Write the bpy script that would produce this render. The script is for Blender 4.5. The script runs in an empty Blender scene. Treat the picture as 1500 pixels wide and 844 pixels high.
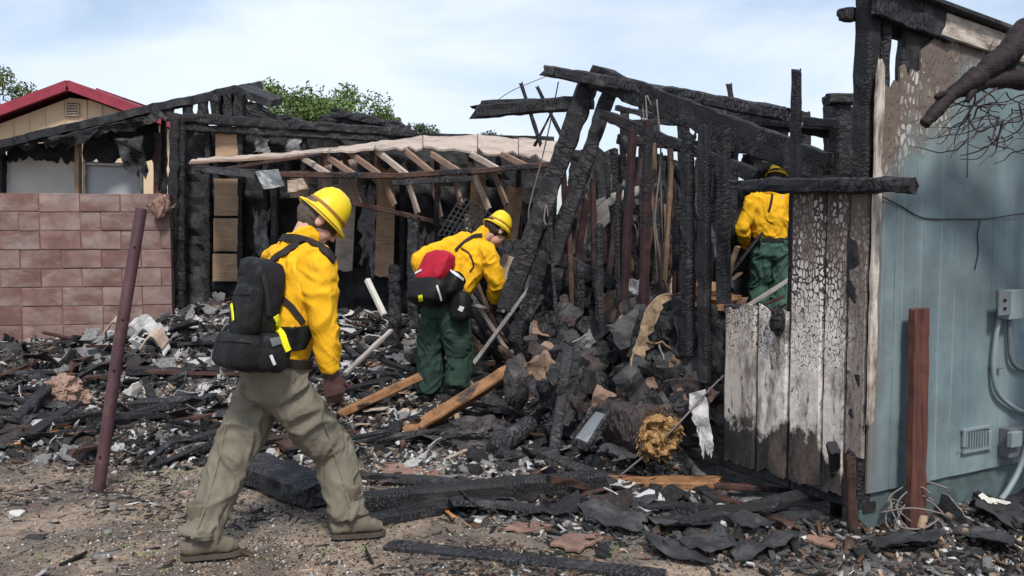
import bpy, bmesh, math, random
import numpy as np
from mathutils import Vector, Matrix, noise as mnoise

random.seed(7); RNG = np.random.default_rng(7)
SC = bpy.context.scene
COL = SC.collection
R = math.radians

# ------------------------------------------------------------------ camera
CAM_H = 1.476; PITCH = R(3.6); FPX = 1299.0
cam_d = bpy.data.cameras.new('camera'); cam = bpy.data.objects.new('camera', cam_d); COL.objects.link(cam)
cam_d.sensor_width = 36.0; cam_d.lens = 36.0 * FPX / 1500.0
cam_d.clip_start = 0.05; cam_d.clip_end = 2000.0
cam.location = (0, 0, CAM_H); cam.rotation_euler = (R(90) - PITCH, 0, 0)
SC.camera = cam

# ------------------------------------------------------------------ sky and sun
SUN_EL, SUN_AZ = R(52), R(170)         # azimuth from +Y clockwise: sun high behind the camera
wd = bpy.data.worlds.new('World'); SC.world = wd; wd.use_nodes = True
wt = wd.node_tree; wt.nodes.clear()
def wn(t, **k):
    n = wt.nodes.new(t)
    for a, b in k.items(): setattr(n, a, b)
    return n
w_out = wn('ShaderNodeOutputWorld'); w_bg = wn('ShaderNodeBackground'); w_sky = wn('ShaderNodeTexSky')
w_sky.sky_type = 'NISHITA'; w_sky.sun_disc = False; w_sky.sun_elevation = SUN_EL; w_sky.sun_rotation = SUN_AZ
w_sky.air_density = 1.0; w_sky.dust_density = 1.6; w_sky.ozone_density = 1.2
w_bg.inputs['Strength'].default_value = 0.108
w_tc = wn('ShaderNodeTexCoord'); w_map = wn('ShaderNodeMapping'); w_map.inputs['Scale'].default_value = (1.0, 1.0, 3.4)
w_no = wn('ShaderNodeTexNoise'); w_no.inputs['Scale'].default_value = 1.9; w_no.inputs['Detail'].default_value = 7; w_no.inputs['Roughness'].default_value = .52
w_no.inputs['Distortion'].default_value = .35
w_rp = wn('ShaderNodeValToRGB'); w_rp.color_ramp.elements[0].position = .36; w_rp.color_ramp.elements[1].position = .60
w_rp.color_ramp.elements[0].color = (.12, .12, .12, 1); w_rp.color_ramp.elements[1].color = (.97, .97, .97, 1)
w_n2 = wn('ShaderNodeTexNoise'); w_n2.inputs['Scale'].default_value = 2.6; w_n2.inputs['Detail'].default_value = 6
w_cc = wn('ShaderNodeMixRGB'); w_cc.inputs['Color1'].default_value = (4.5, 5.5, 7.4, 1); w_cc.inputs['Color2'].default_value = (7.3, 7.6, 8.0, 1)
w_mx = wn('ShaderNodeMixRGB')
for a, b in ((w_tc.outputs['Generated'], w_map.inputs['Vector']), (w_map.outputs[0], w_no.inputs['Vector']), (w_map.outputs[0], w_n2.inputs['Vector']),
             (w_no.outputs['Fac'], w_rp.inputs[0]), (w_rp.outputs[0], w_mx.inputs[0]), (w_sky.outputs[0], w_mx.inputs[1]),
             (w_n2.outputs['Fac'], w_cc.inputs[0]), (w_cc.outputs[0], w_mx.inputs[2]), (w_mx.outputs[0], w_bg.inputs['Color']), (w_bg.outputs[0], w_out.inputs[0])):
    wt.links.new(a, b)
sun_d = bpy.data.lights.new('sun', 'SUN'); sun = bpy.data.objects.new('sun', sun_d); COL.objects.link(sun)
sun_d.energy = 2.6; sun_d.angle = R(9); sun_d.color = (1.0, .955, .89)
sdir = Vector((math.sin(SUN_AZ) * math.cos(SUN_EL), math.cos(SUN_AZ) * math.cos(SUN_EL), math.sin(SUN_EL)))
sun.rotation_euler = sdir.to_track_quat('Z', 'Y').to_euler(); sun.location = (6, -8, 12)
vs = SC.view_settings; vs.view_transform = 'Standard'; vs.look = 'None'; vs.gamma = 1; vs.exposure = 0.5; vs.use_curve_mapping = False
SC.cycles.max_bounces = 6; SC.cycles.diffuse_bounces = 3

# ------------------------------------------------------------------ pixel -> place
CM = Matrix.Rotation(R(90) - PITCH, 3, 'X')
def ray(px, py): return CM @ Vector(((px - 750) / FPX, -(py - 422) / FPX, -1.0))
def P(px, py, d):                      # the point at world depth y = d
    r = ray(px, py); return Vector((0, 0, CAM_H)) + r * (d / r.y)
def G(px, py, z=0.0):                  # the point on the level z
    r = ray(px, py); return Vector((0, 0, CAM_H)) + r * ((z - CAM_H) / r.z)
def onplane(px, py, p0, n):
    r = ray(px, py); c = Vector((0, 0, CAM_H)); return c + r * ((p0 - c).dot(n) / r.dot(n))

# ------------------------------------------------------------------ value noise
def _hash(ix, iy, iz, seed):
    h = (ix * 374761393 + iy * 668265263 + iz * 2147483647 + seed * 144665) & 0xffffffff
    h = ((h ^ (h >> 13)) * 1274126177) & 0xffffffff
    return ((h ^ (h >> 16)) & 0xffff) / 65535.0
def vn(p, seed=0):
    p = np.asarray(p, float); i = np.floor(p).astype(np.int64); f = p - i; f = f * f * (3 - 2 * f)
    r = 0
    for a in (0, 1):
        for b in (0, 1):
            for c in (0, 1):
                w = (f[:, 0] if a else 1 - f[:, 0]) * (f[:, 1] if b else 1 - f[:, 1]) * (f[:, 2] if c else 1 - f[:, 2])
                r = r + w * _hash(i[:, 0] + a, i[:, 1] + b, i[:, 2] + c, seed)
    return r * 2 - 1
def fbm(p, seed=0, oct=4):
    r = 0; a = 1; p = np.asarray(p, float)
    for k in range(oct): r = r + a * vn(p * 2 ** k, seed + k * 17); a *= .5
    return r

# ------------------------------------------------------------------ object helpers
WM = {}
def finish(o, parent, wm):
    COL.objects.link(o); o.matrix_basis = wm; WM[o.name] = wm.copy()
    if parent is not None:
        o.parent = parent; o.matrix_parent_inverse = WM[parent.name].inverted()
    return o
def tag(o, label, cat, group=None):
    o['label'] = label; o['category'] = cat
    if group: o['group'] = group
    return o
def thing(name, label, cat, loc=(0, 0, 0), group=None):
    o = bpy.data.objects.new(name, None); o.empty_display_size = .2
    finish(o, None, Matrix.Translation(Vector(loc))); return tag(o, label, cat, group)
def mesh(name, V, F, mat=None, smooth=False, colors=None):
    me = bpy.data.meshes.new(name)
    V = np.asarray(V, np.float32)
    if isinstance(F, np.ndarray):
        k = F.shape[1]; n = len(F)
        me.vertices.add(len(V)); me.vertices.foreach_set('co', V.ravel())
        me.loops.add(n * k); me.loops.foreach_set('vertex_index', F.astype(np.int32).ravel())
        me.polygons.add(n); me.polygons.foreach_set('loop_start', np.arange(0, n * k, k, dtype=np.int32)); me.polygons.foreach_set('loop_total', np.full(n, k, np.int32))
        me.update(calc_edges=True); me.validate()
    else:
        me.from_pydata([tuple(map(float, v)) for v in V], [], F)
    if colors is not None:
        a = me.color_attributes.new('Col', 'FLOAT_COLOR', 'POINT'); a.data.foreach_set('color', np.asarray(colors, np.float32).ravel())
    if mat is not None: me.materials.append(mat)
    if smooth: me.polygons.foreach_set('use_smooth', np.ones(len(me.polygons), bool))
    return me
def obj(name, V, F, mat, parent=None, origin=None, rot=None, smooth=False, local=False, colors=None):
    """world-space vertices; origin/rot set the object's own frame (local=True: vertices already in it)"""
    wm = Matrix.Translation(Vector(origin if origin is not None else (0, 0, 0)))
    if rot is not None: wm = wm @ rot.to_4x4()
    V = np.asarray(V, float)
    if not local:
        inv = np.array(wm.inverted()); V = V @ inv[:3, :3].T + inv[:3, 3]
    me = mesh(name, V, F, mat, smooth, colors)
    return finish(bpy.data.objects.new(name, me), parent, wm)
def frame(p0, p1, up=(0, 0, 1), roll=0.0):
    x = (Vector(p1) - Vector(p0)).normalized(); u = Vector(up)
    if abs(x.dot(u)) > .97: u = Vector((0, 1, 0)) if abs(x.y) < .9 else Vector((1, 0, 0))
    y = u.cross(x).normalized(); z = x.cross(y)
    m = Matrix((x, y, z)).transposed()
    return m @ Matrix.Rotation(roll, 3, 'X')
_bs = [0]
def beam(name, p0, p1, w, h, mat, parent=None, jag=.004, roll=0.0, up=(0, 0, 1), rag=(0, 0), bow=0.0, taper=1.0, seg=None, low=.0):
    """a board or timber from p0 to p1: w across, h along 'up'; jag roughens it, rag breaks its ends"""
    p0, p1 = Vector(p0), Vector(p1); L = (p1 - p0).length; _bs[0] += 1; sd = _bs[0]
    seg = seg or int(min(90, max(3, L / (.05 if jag > .002 else .25))))
    ch = min(w, h) * .14
    a, b = w / 2, h / 2
    sec = [(-a, -b + ch), (-a + ch, -b), (0, -b), (a - ch, -b), (a, -b + ch), (a, 0), (a, b - ch), (a - ch, b), (0, b), (-a + ch, b), (-a, b - ch), (-a, 0)]
    k = len(sec); t = np.linspace(0, 1, seg + 1)
    X = np.repeat(t * L, k); s = np.tile(np.array(sec), (seg + 1, 1)); tt = np.repeat(t, k)
    sc = 1 + (taper - 1) * tt
    Y = s[:, 0] * sc; Z = s[:, 1] * sc + bow * 4 * tt * (1 - tt)
    if jag > 0:
        q = np.stack([X * 9, Y * 14 + sd * 3.1, Z * 14], 1)
        q2 = np.stack([X * 38, Y * 22 + sd * 1.7, Z * 22], 1)
        d = jag * (.9 * vn(q, sd) + .6 * vn(q2, sd + 3))
        dn = jag * 1.3 * vn(np.stack([X * 9 + 40, Y * 14 + sd * 3.1, Z * 14 + 9], 1), sd + 5)
        r = np.maximum(np.hypot(s[:, 0], s[:, 1]), 1e-6)
        Y = Y + d * s[:, 0] / r * 1.4; Z = Z + (d + .4 * dn) * s[:, 1] / r * 1.4
        if low: Z = Z + low * vn(np.stack([X * 1.6, X * 0 + sd, X * 0], 1), sd + 9); Y = Y + low * vn(np.stack([X * 1.6, X * 0 + sd + 50, X * 0], 1), sd + 11)
    e = RNG.random((2, k))
    X[:k] -= (e[0] - .3) * rag[0]; X[-k:] += (e[1] - .3) * rag[1]
    F = []
    for i in range(seg):
        for j in range(k):
            j2 = (j + 1) % k; F.append((i * k + j, i * k + j2, (i + 1) * k + j2, (i + 1) * k + j))
    F.append(tuple(range(k - 1, -1, -1))); F.append(tuple(range(seg * k, seg * k + k)))
    F = [tuple(reversed(f)) for f in F]
    return obj(name, np.stack([X, Y, Z], 1), F, mat, parent, p0, frame(p0, p1, up, roll), local=True)
def tubeVF(pts, rads, k=8, cap=True):
    pts = [Vector(p) for p in pts]; n = len(pts)
    if not hasattr(rads, '__len__'): rads = [rads] * n
    V = []; F = []; ref = None
    for i, p in enumerate(pts):
        t = (pts[min(i + 1, n - 1)] - pts[max(i - 1, 0)]).normalized()
        if ref is None: ref = Vector((0, 0, 1)) if abs(t.z) < .9 else Vector((1, 0, 0))
        u = t.cross(ref).normalized(); v = u.cross(t).normalized(); ref = v
        for j in range(k):
            a = 2 * math.pi * j / k; V.append(p + (u * math.cos(a) + v * math.sin(a)) * rads[i])
    for i in range(n - 1):
        for j in range(k):
            j2 = (j + 1) % k; F.append((i * k + j, i * k + j2, (i + 1) * k + j2, (i + 1) * k + j))
    if cap: F.append(tuple(range(k - 1, -1, -1))); F.append(tuple(range((n - 1) * k, n * k)))
    return V, F
def tube(name, pts, rads, mat, parent=None, k=8, smooth=True, origin=None):
    V, F = tubeVF(pts, rads, k); return obj(name, V, F, mat, parent, origin or pts[0], smooth=smooth)
def spline(pts, n=8):
    pts = [Vector(p) for p in pts]; q = [pts[0] * 2 - pts[1]] + pts + [pts[-1] * 2 - pts[-2]]; out = []
    for i in range(1, len(q) - 2):
        for s in range(n):
            t = s / n; a, b, c, d = q[i - 1], q[i], q[i + 1], q[i + 2]
            out.append(.5 * ((2 * b) + (c - a) * t + (2 * a - 5 * b + 4 * c - d) * t * t + (3 * b - a - 3 * c + d) * t ** 3))
    out.append(pts[-1]); return out
def sheet(name, grid, th, mat, parent=None, origin=None, jag=0.0, seed=1, smooth=False, n=None):
    """a slab through a grid of points [rows][cols], th thick"""
    A = np.array([[list(p) for p in r] for r in grid], float); nr, nc = A.shape[:2]
    du = np.gradient(A, axis=1) if nc > 1 else None; dv = np.gradient(A, axis=0)
    N = np.cross(du, dv); N /= np.maximum(np.linalg.norm(N, axis=2, keepdims=True), 1e-9)
    if jag: A = A + N * (jag * fbm(A.reshape(-1, 3) * 7 + seed * 5, seed, 3)).reshape(nr, nc, 1)
    V = np.concatenate([(A + N * th / 2).reshape(-1, 3), (A - N * th / 2).reshape(-1, 3)]); m = nr * nc; F = []
    ix = lambda i, j: i * nc + j
    for i in range(nr - 1):
        for j in range(nc - 1):
            F.append((ix(i, j), ix(i, j + 1), ix(i + 1, j + 1), ix(i + 1, j)))
            F.append((m + ix(i, j), m + ix(i + 1, j), m + ix(i + 1, j + 1), m + ix(i, j + 1)))
    bd = [ix(0, j) for j in range(nc)] + [ix(i, nc - 1) for i in range(1, nr)] + [ix(nr - 1, j) for j in range(nc - 2, -1, -1)] + [ix(i, 0) for i in range(nr - 2, 0, -1)]
    for a, b in zip(bd, bd[1:] + bd[:1]): F.append((a, m + a, m + b, b))
    return obj(name, V, F, mat, parent, origin if origin is not None else V.min(0), smooth=smooth)
def quadgrid(a, b, c, d, nu, nv, ragged=0, seed=1, edges='tblr'):
    """bilinear grid a-b (top) to d-c (bottom); ragged pulls the listed edges in and out (t b l r)"""
    a, b, c, d = map(Vector, (a, b, c, d)); g = []; q = random.Random(seed)
    def rg(n_):
        o_ = q.uniform(0, 90); return [.75 * mnoise.noise(Vector((o_ + i_ * .33, o_, 0))) + .55 * mnoise.noise(Vector((o_ + i_ * .9, 7, o_))) - .3 + q.uniform(-.22, .22) for i_ in range(n_ + 1)]
    rb, rt, rl, rr = rg(nu), rg(nu), rg(nv), rg(nv)
    for i in range(nv + 1):
        row = []
        for j in range(nu + 1):
            u, v = j / nu, i / nv
            if ragged:
                if 'b' in edges: v += ragged * rb[j] * v
                if 't' in edges: v -= ragged * rt[j] * (1 - v)
                if 'l' in edges: u -= ragged * rl[i] * (1 - u)
                if 'r' in edges: u += ragged * rr[i] * u
            row.append((a * (1 - u) + b * u) * (1 - v) + (d * (1 - u) + c * u) * v)
        g.append(row)
    return g
def boxVF(sx, sy, sz, c=(0, 0, 0), bev=0.0):
    bm = bmesh.new(); bmesh.ops.create_cube(bm, size=1.0)
    for v in bm.verts: v.co = Vector((v.co.x * sx, v.co.y * sy, v.co.z * sz))
    if bev: bmesh.ops.bevel(bm, geom=list(bm.edges), offset=bev, segments=2, affect='EDGES', profile=.5)
    bm.verts.ensure_lookup_table()
    V = [v.co + Vector(c) for v in bm.verts]; F = [tuple(v.index for v in f.verts) for f in bm.faces]; bm.free(); return V, F
def join(*vf):
    V = []; F = []
    for v, f in vf:
        o = len(V); V += list(v); F += [tuple(i + o for i in q) for q in f]
    return V, F
def xf(vf, m): return [m @ Vector(v) for v in vf[0]], vf[1]

# ------------------------------------------------------------------ ground height
def sst(a, b, x): t = np.clip((x - a) / (b - a), 0, 1); return t * t * (3 - 2 * t)
def gauss(x, y, cx, cy, sx, sy): return np.exp(-(((x - cx) / sx) ** 2 + ((y - cy) / sy) ** 2))
def rubble_mask(x, y):
    """1 where the wreckage lies, 0 on the bare yard"""
    edge = np.where(x < -1.0, 5.35, 5.35 - 1.25 * np.clip((x + 1.0) / 1.3, 0, 1)) - .5 * sst(.4, 1.6, x)
    p = np.stack([x * 1.3, y * 1.3, x * 0], -1).reshape(-1, 3)
    edge = edge + .35 * vn(p, 5).reshape(np.shape(x))
    return sst(-.35, .55, y - edge) * (1 - sst(11.5, 14, y))
def HN(x, y):
    x = np.asarray(x, float); y = np.asarray(y, float); sh = np.broadcast(x, y).shape
    x = np.broadcast_to(x, sh); y = np.broadcast_to(y, sh)
    p = np.stack([x, y, x * 0], -1).reshape(-1, 3)
    z = .30 * sst(5.5, 9.5, y)
    z = z + .012 * fbm(p * 1.1, 2, 3).reshape(sh) * (1 - sst(20, 40, np.hypot(x, y)))
    m = rubble_mask(x, y)
    z = z + m * (.02 + .05 * fbm(p * 2.2, 8, 4).reshape(sh) + .012 * vn(p * 14, 31).reshape(sh))
    z = z + .40 * gauss(x, y, -2.9, 9.0, .75, .55) + .28 * gauss(x, y, -1.5, 8.9, .9, .6) + .20 * gauss(x, y, -.1, 9.0, 1.4, .6)
    z = z + .48 * gauss(x, y, 1.25, 6.5, .55, .6) + .55 * gauss(x, y, 1.12, 5.85, .42, .42) + .42 * gauss(x, y, .55, 6.6, .42, .45) + .22 * gauss(x, y, 2.3, 8.8, 1.0, .9) + .10 * gauss(x, y, -3.6, 8.2, .7, .35)
    return z
def H(x, y): return float(HN(np.array([x]), np.array([y]))[0])
def GT(px, py, it=12):                 # the pixel's place on the uneven ground
    z = 0.0
    for _ in range(it):
        p = G(px, py, min(z, 1.2)); z = .5 * z + .5 * H(p.x, min(p.y, 12))
    return Vector((p.x, p.y, H(p.x, p.y)))
# ------------------------------------------------------------------ materials
class NT:
    def __init__(s, name, rough=.8, spec=.3):
        s.m = bpy.data.materials.new(name); s.m.use_nodes = True; s.t = s.m.node_tree
        s.b = s.t.nodes['Principled BSDF']; s.b.inputs['Roughness'].default_value = rough; s.b.inputs['Specular IOR Level'].default_value = spec
        s.tc = s.t.nodes.new('ShaderNodeTexCoord'); s.oi = s.t.nodes.new('ShaderNodeObjectInfo')
        s.o = s.tc.outputs['Object']; s.rnd = s.oi.outputs['Random']
    def L(s, a, b):
        if isinstance(a, (int, float)): b.default_value = a
        elif isinstance(a, tuple): b.default_value = a if len(a) == len(b.default_value) else (*a, 1)
        else: s.t.links.new(a, b)
    def n(s, t): return s.t.nodes.new(t)
    def vec(s, scale=(1, 1, 1), off=None, src=None):
        m = s.n('ShaderNodeMapping'); m.inputs['Scale'].default_value = scale; s.t.links.new(src or s.o, m.inputs['Vector'])
        if off is not None: s.t.links.new(off, m.inputs['Location'])
        return m.outputs[0]
    def rvec(s, scale=(1, 1, 1)):      # object space shifted by the object's own random number
        q = s.n('ShaderNodeMath'); q.operation = 'MULTIPLY'; q.inputs[1].default_value = 37.0; s.t.links.new(s.rnd, q.inputs[0])
        return s.vec(scale, q.outputs[0])
    def noise(s, v, scale=5, detail=4, rough=.55, dist=0):
        n = s.n('ShaderNodeTexNoise'); s.t.links.new(v, n.inputs['Vector'])
        for k, x in (('Scale', scale), ('Detail', detail), ('Roughness', rough), ('Distortion', dist)): n.inputs[k].default_value = x
        return n.outputs['Fac']
    def vor(s, v, scale=5, feature='F1', out='Distance', rnd=1.0):
        n = s.n('ShaderNodeTexVoronoi'); n.feature = feature; s.t.links.new(v, n.inputs['Vector']); n.inputs['Scale'].default_value = scale; n.inputs['Randomness'].default_value = rnd
        return n.outputs[out]
    def ramp(s, f, *stops):
        n = s.n('ShaderNodeValToRGB'); e = n.color_ramp.elements
        lo, hi = min(p for p, _ in stops), max(p for p, _ in stops)
        if lo < 0 or hi > 1:
            f = s.math('DIVIDE', s.math('SUBTRACT', f, lo), hi - lo); stops = [((p - lo) / (hi - lo), c) for p, c in stops]
        while len(e) < len(stops): e.new(.5)
        for k, (p, c) in enumerate(stops):
            e[k].position = p; c = (c, c, c) if isinstance(c, (int, float)) else c; e[k].color = (*c[:3], 1)
        s.L(f, n.inputs[0]); return n.outputs[0]
    def mix(s, f, a, b, mode='MIX'):
        n = s.n('ShaderNodeMixRGB'); n.blend_type = mode; s.L(f, n.inputs[0]); s.L(a, n.inputs[1]); s.L(b, n.inputs[2]); return n.outputs[0]
    def math(s, op, a, b=0.0, clamp=False):
        n = s.n('ShaderNodeMath'); n.operation = op; n.use_clamp = clamp; s.L(a, n.inputs[0]); s.L(b, n.inputs[1]); return n.outputs[0]
    def sep(s, v=None):
        n = s.n('ShaderNodeSeparateXYZ'); s.t.links.new(v or s.o, n.inputs[0]); return n.outputs
    def attr(s, name='Col'):
        n = s.n('ShaderNodeAttribute'); n.attribute_name = name; return n.outputs['Color']
    def bump(s, h, strength=.5, dist=.01, prev=None):
        n = s.n('ShaderNodeBump'); n.inputs['Strength'].default_value = strength; n.inputs['Distance'].default_value = dist
        s.t.links.new(h, n.inputs['Height'])
        if prev is not None: s.t.links.new(prev, n.inputs['Normal'])
        return n.outputs[0]
    def done(s, col, rough=None, nrm=None):
        s.L(col, s.b.inputs['Base Color'])
        if rough is not None: s.L(rough, s.b.inputs['Roughness'])
        if nrm is not None: s.t.links.new(nrm, s.b.inputs['Normal'])
        return s.m
M = {}
def m_char(name, under=None, amount=0.0, ash=.45, scale=1.0, base=.019):
    """charred timber: ribbed alligator cracks across the grain, grey ash here and there, wood where it did not burn through"""
    s = NT(name, .6, .22)
    v = s.rvec((1, 1, 1)); vr = s.rvec((38 * scale, 15 * scale, 15 * scale))
    w = s.noise(v, 9, 3); wv = s.n('ShaderNodeVectorMath'); wv.operation = 'ADD'; s.t.links.new(vr, wv.inputs[0])
    q = s.n('ShaderNodeVectorMath'); q.operation = 'SCALE'; q.inputs['Scale'].default_value = 3.4
    cx = s.n('ShaderNodeCombineXYZ'); s.t.links.new(w, cx.inputs[0]); s.t.links.new(w, cx.inputs[1]); s.t.links.new(cx.outputs[0], q.inputs[0]); s.t.links.new(q.outputs[0], wv.inputs[1])
    e = s.vor(wv.outputs[0], 1.0, 'DISTANCE_TO_EDGE'); cell = s.ramp(e, (0, 0), (.16, .8), (.5, 1)); grn = s.noise(s.rvec((5, 55, 55)), 1.5, 5, .65); cell = s.mix(s.ramp(s.noise(v, 4.2, 3, .5), (.42, 0), (.60, .85)), cell, grn)
    fine = s.noise(v, 70, 4)
    col = s.mix(cell, (.006, .006, .007), s.mix(fine, (base, base, base * 1.08), (base * 2.6, base * 2.6, base * 2.9)))
    a = s.ramp(s.noise(v, 6, 6, .7), (.54, 0), (.76, ash))
    col = s.mix(a, col, (.15, .145, .145)); br = s.ramp(s.noise(v, 3.1, 4, .6), (.55, 0), (.75, .5)); col = s.mix(br, col, (.045, .03, .025))
    hgt = cell
    if under:
        f = s.ramp(s.noise(s.rvec((1.0, 2.2, 2.2)), 2.2, 6, .62), (.56 - amount * .36, 0), (.64 - amount * .36, 1))
        gr = s.noise(s.rvec((3, 60, 60)), 1.6, 5, .6); uw = s.mix(gr, tuple(c * .45 for c in under), under)
        uw = s.mix(s.ramp(s.noise(v, 11, 5, .7), (.42, 0), (.72, .8)), uw, tuple(c * .16 for c in under))
        col = s.mix(f, col, uw); hgt = s.mix(f, cell, gr)
    n = s.bump(hgt, .7, .009); n = s.bump(fine, .35, .006, n)
    return s.done(col, s.ramp(fine, (.3, .48), (.7, .8)), n)
M['char'] = m_char('charred_wood')
M['char_grey'] = m_char('charred_wood_greyed', ash=.85, base=.027)
M['char_fine'] = m_char('charred_wood_fine', scale=1.9, ash=.35)
M['char_big'] = m_char('charred_timber_deep_cracks', scale=.62, ash=.5)
M['char_brown'] = m_char('half_burnt_brown_wood', (.11, .058, .045), .45, ash=.35)
M['char_tan'] = m_char('half_burnt_tan_wood', (.30, .20, .13), .6, ash=.25)
M['char_orange'] = m_char('half_burnt_orange_wood', (.42, .215, .10), .62, ash=.2)
def m_wood(name, lo, hi, dirt=(.05, .04, .035), da=.5, gr=(3, 40, 40), rough=.75):
    s = NT(name, rough, .25); g = s.noise(s.rvec(gr), 1.5, 6, .6, .4); col = s.mix(s.ramp(g, (.3, 0), (.7, 1)), lo, hi)
    d = s.ramp(s.noise(s.rvec(), 3.5, 6, .65), (.48, 0), (.8, da)); col = s.mix(d, col, dirt)
    return s.done(col, None, s.bump(g, .3, .004))
M['tan'] = m_wood('weathered_tan_sheathing', (.33, .255, .205), (.50, .42, .355), da=.85)
M['ply'] = m_wood('smoked_plywood', (.30, .19, .115), (.47, .32, .21), da=.8)
M['pale'] = m_wood('pale_dry_lumber', (.34, .25, .19), (.52, .42, .34), da=.75)
M['brownlumber'] = m_wood('smoked_brown_lumber', (.17, .105, .075), (.30, .20, .15), da=.85)
M['maroon'] = m_char('maroon_stained_scorched_stud', (.070, .036, .036), .55, ash=.3)
M['redpost'] = m_wood('red_brown_stained_post', (.045, .018, .014), (.135, .052, .038), da=.85, gr=(2.2, 34, 34))
M['orange'] = m_wood('fresh_split_orange_wood', (.40, .17, .06), (.62, .31, .13), da=.55)
M['greyboard'] = m_wood('grey_weathered_board', (.22, .20, .185), (.40, .37, .34), da=.8)
s = NT('cream_painted_trim', .8, .2); f = s.noise(s.rvec((2.2, 8, 8)), 2.0, 6, .7); g = s.noise(s.rvec((4, 60, 60)), 1.5, 5)
c = s.mix(s.ramp(f, (.42, 0), (.62, .95)), s.mix(g, (.46, .40, .34), (.60, .54, .47)), (.13, .095, .075)); M['cream'] = s.done(c, None, s.bump(g, .3, .004))
def m_plain(name, col, var=.25, rough=.8, spec=.3, scale=6, bs=.25, bd=.005, bscale=60, metal=0, dirt=None, da=.5):
    s = NT(name, rough, spec); f = s.noise(s.rvec(), scale, 5, .6)
    c = s.mix(s.ramp(f, (.3, 0), (.7, 1)), tuple(x * (1 - var) for x in col), tuple(min(1, x * (1 + var)) for x in col))
    if dirt: c = s.mix(s.ramp(s.noise(s.rvec(), scale * .7, 6, .7), (.5, 0), (.72, da)), c, dirt)
    s.b.inputs['Metallic'].default_value = metal
    return s.done(c, None, s.bump(s.noise(s.rvec(), bscale, 4), bs, bd))
M['tar'] = m_plain('tar_paper_and_shingle', (.022, .023, .025), .5, .72, .4, bs=.5, bd=.004, bscale=220, dirt=(.16, .15, .15), da=.45)
M['shingle'] = m_plain('charred_shingle_roof', (.024, .025, .028), .5, .8, .3, bs=.7, bd=.012, bscale=46, dirt=(.11, .11, .115), da=.55)
M['ash'] = m_plain('white_ash', (.44, .435, .43), .3, .95, .1, 14, .6, .01, 60, dirt=(.09, .09, .09), da=.9)
M['ashgrey'] = m_plain('grey_ash', (.20, .195, .195), .45, .95, .1, 14, .6, .01, 60, dirt=(.03, .03, .03), da=.9)
M['steel'] = m_plain('rusty_maroon_steel', (.060, .026, .030), .35, .55, .45, 9, .3, .003, 80, dirt=(.16, .09, .075), da=.5)
M['galv'] = m_plain('dull_grey_metal', (.12, .135, .145), .2, .45, .5, 5, .1, .002, 60, dirt=(.10, .10, .10), da=.5)
M['conduit'] = m_plain('painted_conduit', (.19, .235, .25), .12, .5, .4, 5, .1, .002, 40)
M['dark'] = m_plain('black_opening', (.012, .012, .012), .3, .9, .1)
M['soot'] = m_plain('sooty_wall_sheathing', (.024, .024, .025), .6, .8, .25, 5.5, .8, .02, 18, dirt=(.11, .105, .10), da=.5)
M['pink'] = m_plain('scorched_pink_foam', (.32, .21, .165), .4, .9, .2, 9, .5, .01, 30, dirt=(.07, .05, .045), da=.8)
M['offwhite'] = m_plain('sooty_off_white_panel', (.55, .53, .48), .12, .8, .2, 3, .15, .003, 40, dirt=(.25, .22, .18), da=.4)
M['greypanel'] = m_plain('grey_white_panel', (.42, .43, .44), .12, .8, .2, 3, .15, .003, 40, dirt=(.10, .10, .10), da=.5)
M['beige'] = m_plain('beige_stucco', (.56, .43, .29), .08, .85, .2, 1.5, .2, .004, 50)
M['redtrim'] = m_plain('crimson_painted_fascia', (.26, .035, .055), .2, .6, .3, 3)
M['redroof'] = m_plain('dark_red_roof', (.17, .035, .045), .3, .8, .3, 8)
M['clay'] = m_plain('broken_terracotta_slab', (.22, .135, .105), .35, .9, .15, 9, .6, .008, 40, dirt=(.07, .062, .058), da=.85)
M['insul'] = m_plain('scorched_yellow_insulation', (.34, .20, .085), .75, .95, .1, 34, .9, .02, 60, dirt=(.030, .02, .015), da=1.0)
M['rollskin'] = m_plain('singed_brown_wrap', (.050, .038, .036), .5, .8, .25, 9, .9, .02, 24, dirt=(.02, .02, .02), da=.8)
M['paperedge'] = m_plain('scorched_paper_backing', (.30, .215, .14), .45, .85, .2, 14, .7, .012, 30, dirt=(.035, .026, .02), da=.95)
M['cloth'] = m_plain('burnt_cloth', (.045, .042, .044), .6, .9, .15, 8, .7, .012, 40, dirt=(.19, .17, .165), da=.55)
M['wire'] = m_plain('bare_wire', (.16, .13, .12), .3, .6, .4)
M['cable'] = m_plain('black_cable', (.03, .03, .032), .3, .6, .4)
M['bark'] = m_char('scorched_bark', (.036, .024, .026), .5, ash=.35, scale=.7)
M['twig'] = m_plain('scorched_twig', (.050, .038, .036), .4, .85, .2)
M['trunk'] = m_plain('tree_bark', (.11, .085, .065), .3, .9, .2)
def m_leaf(name, lo, hi):
    s = NT(name, .6, .3); c = s.mix(s.attr(), lo, hi)
    s.b.inputs['Transmission Weight'].default_value = 0.0
    return s.done(c)
M['leaf'] = m_leaf('tree_foliage', (.045, .085, .022), (.15, .22, .06))
M['leaf_dark'] = m_leaf('dark_foliage', (.022, .034, .018), (.075, .095, .05))
M['leaf_pine'] = m_leaf('pine_foliage', (.05, .08, .025), (.15, .20, .065))
M['straw'] = m_plain('dry_weed', (.22, .16, .12), .35, .9, .1)
M['plant'] = m_leaf('green_weed', (.05, .09, .03), (.16, .22, .08))
# loose debris: every fragment brings its own colour
s = NT('debris', .85, .2); c = s.attr(); f = s.noise(s.o, 55, 4, .65); c = s.mix(s.ramp(f, (.3, .0), (.75, .55)), c, s.mix(1.0, c, (.34, .33, .32), 'MULTIPLY'))
M['debris'] = s.done(c, None, s.bump(f, .5, .008))
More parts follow.
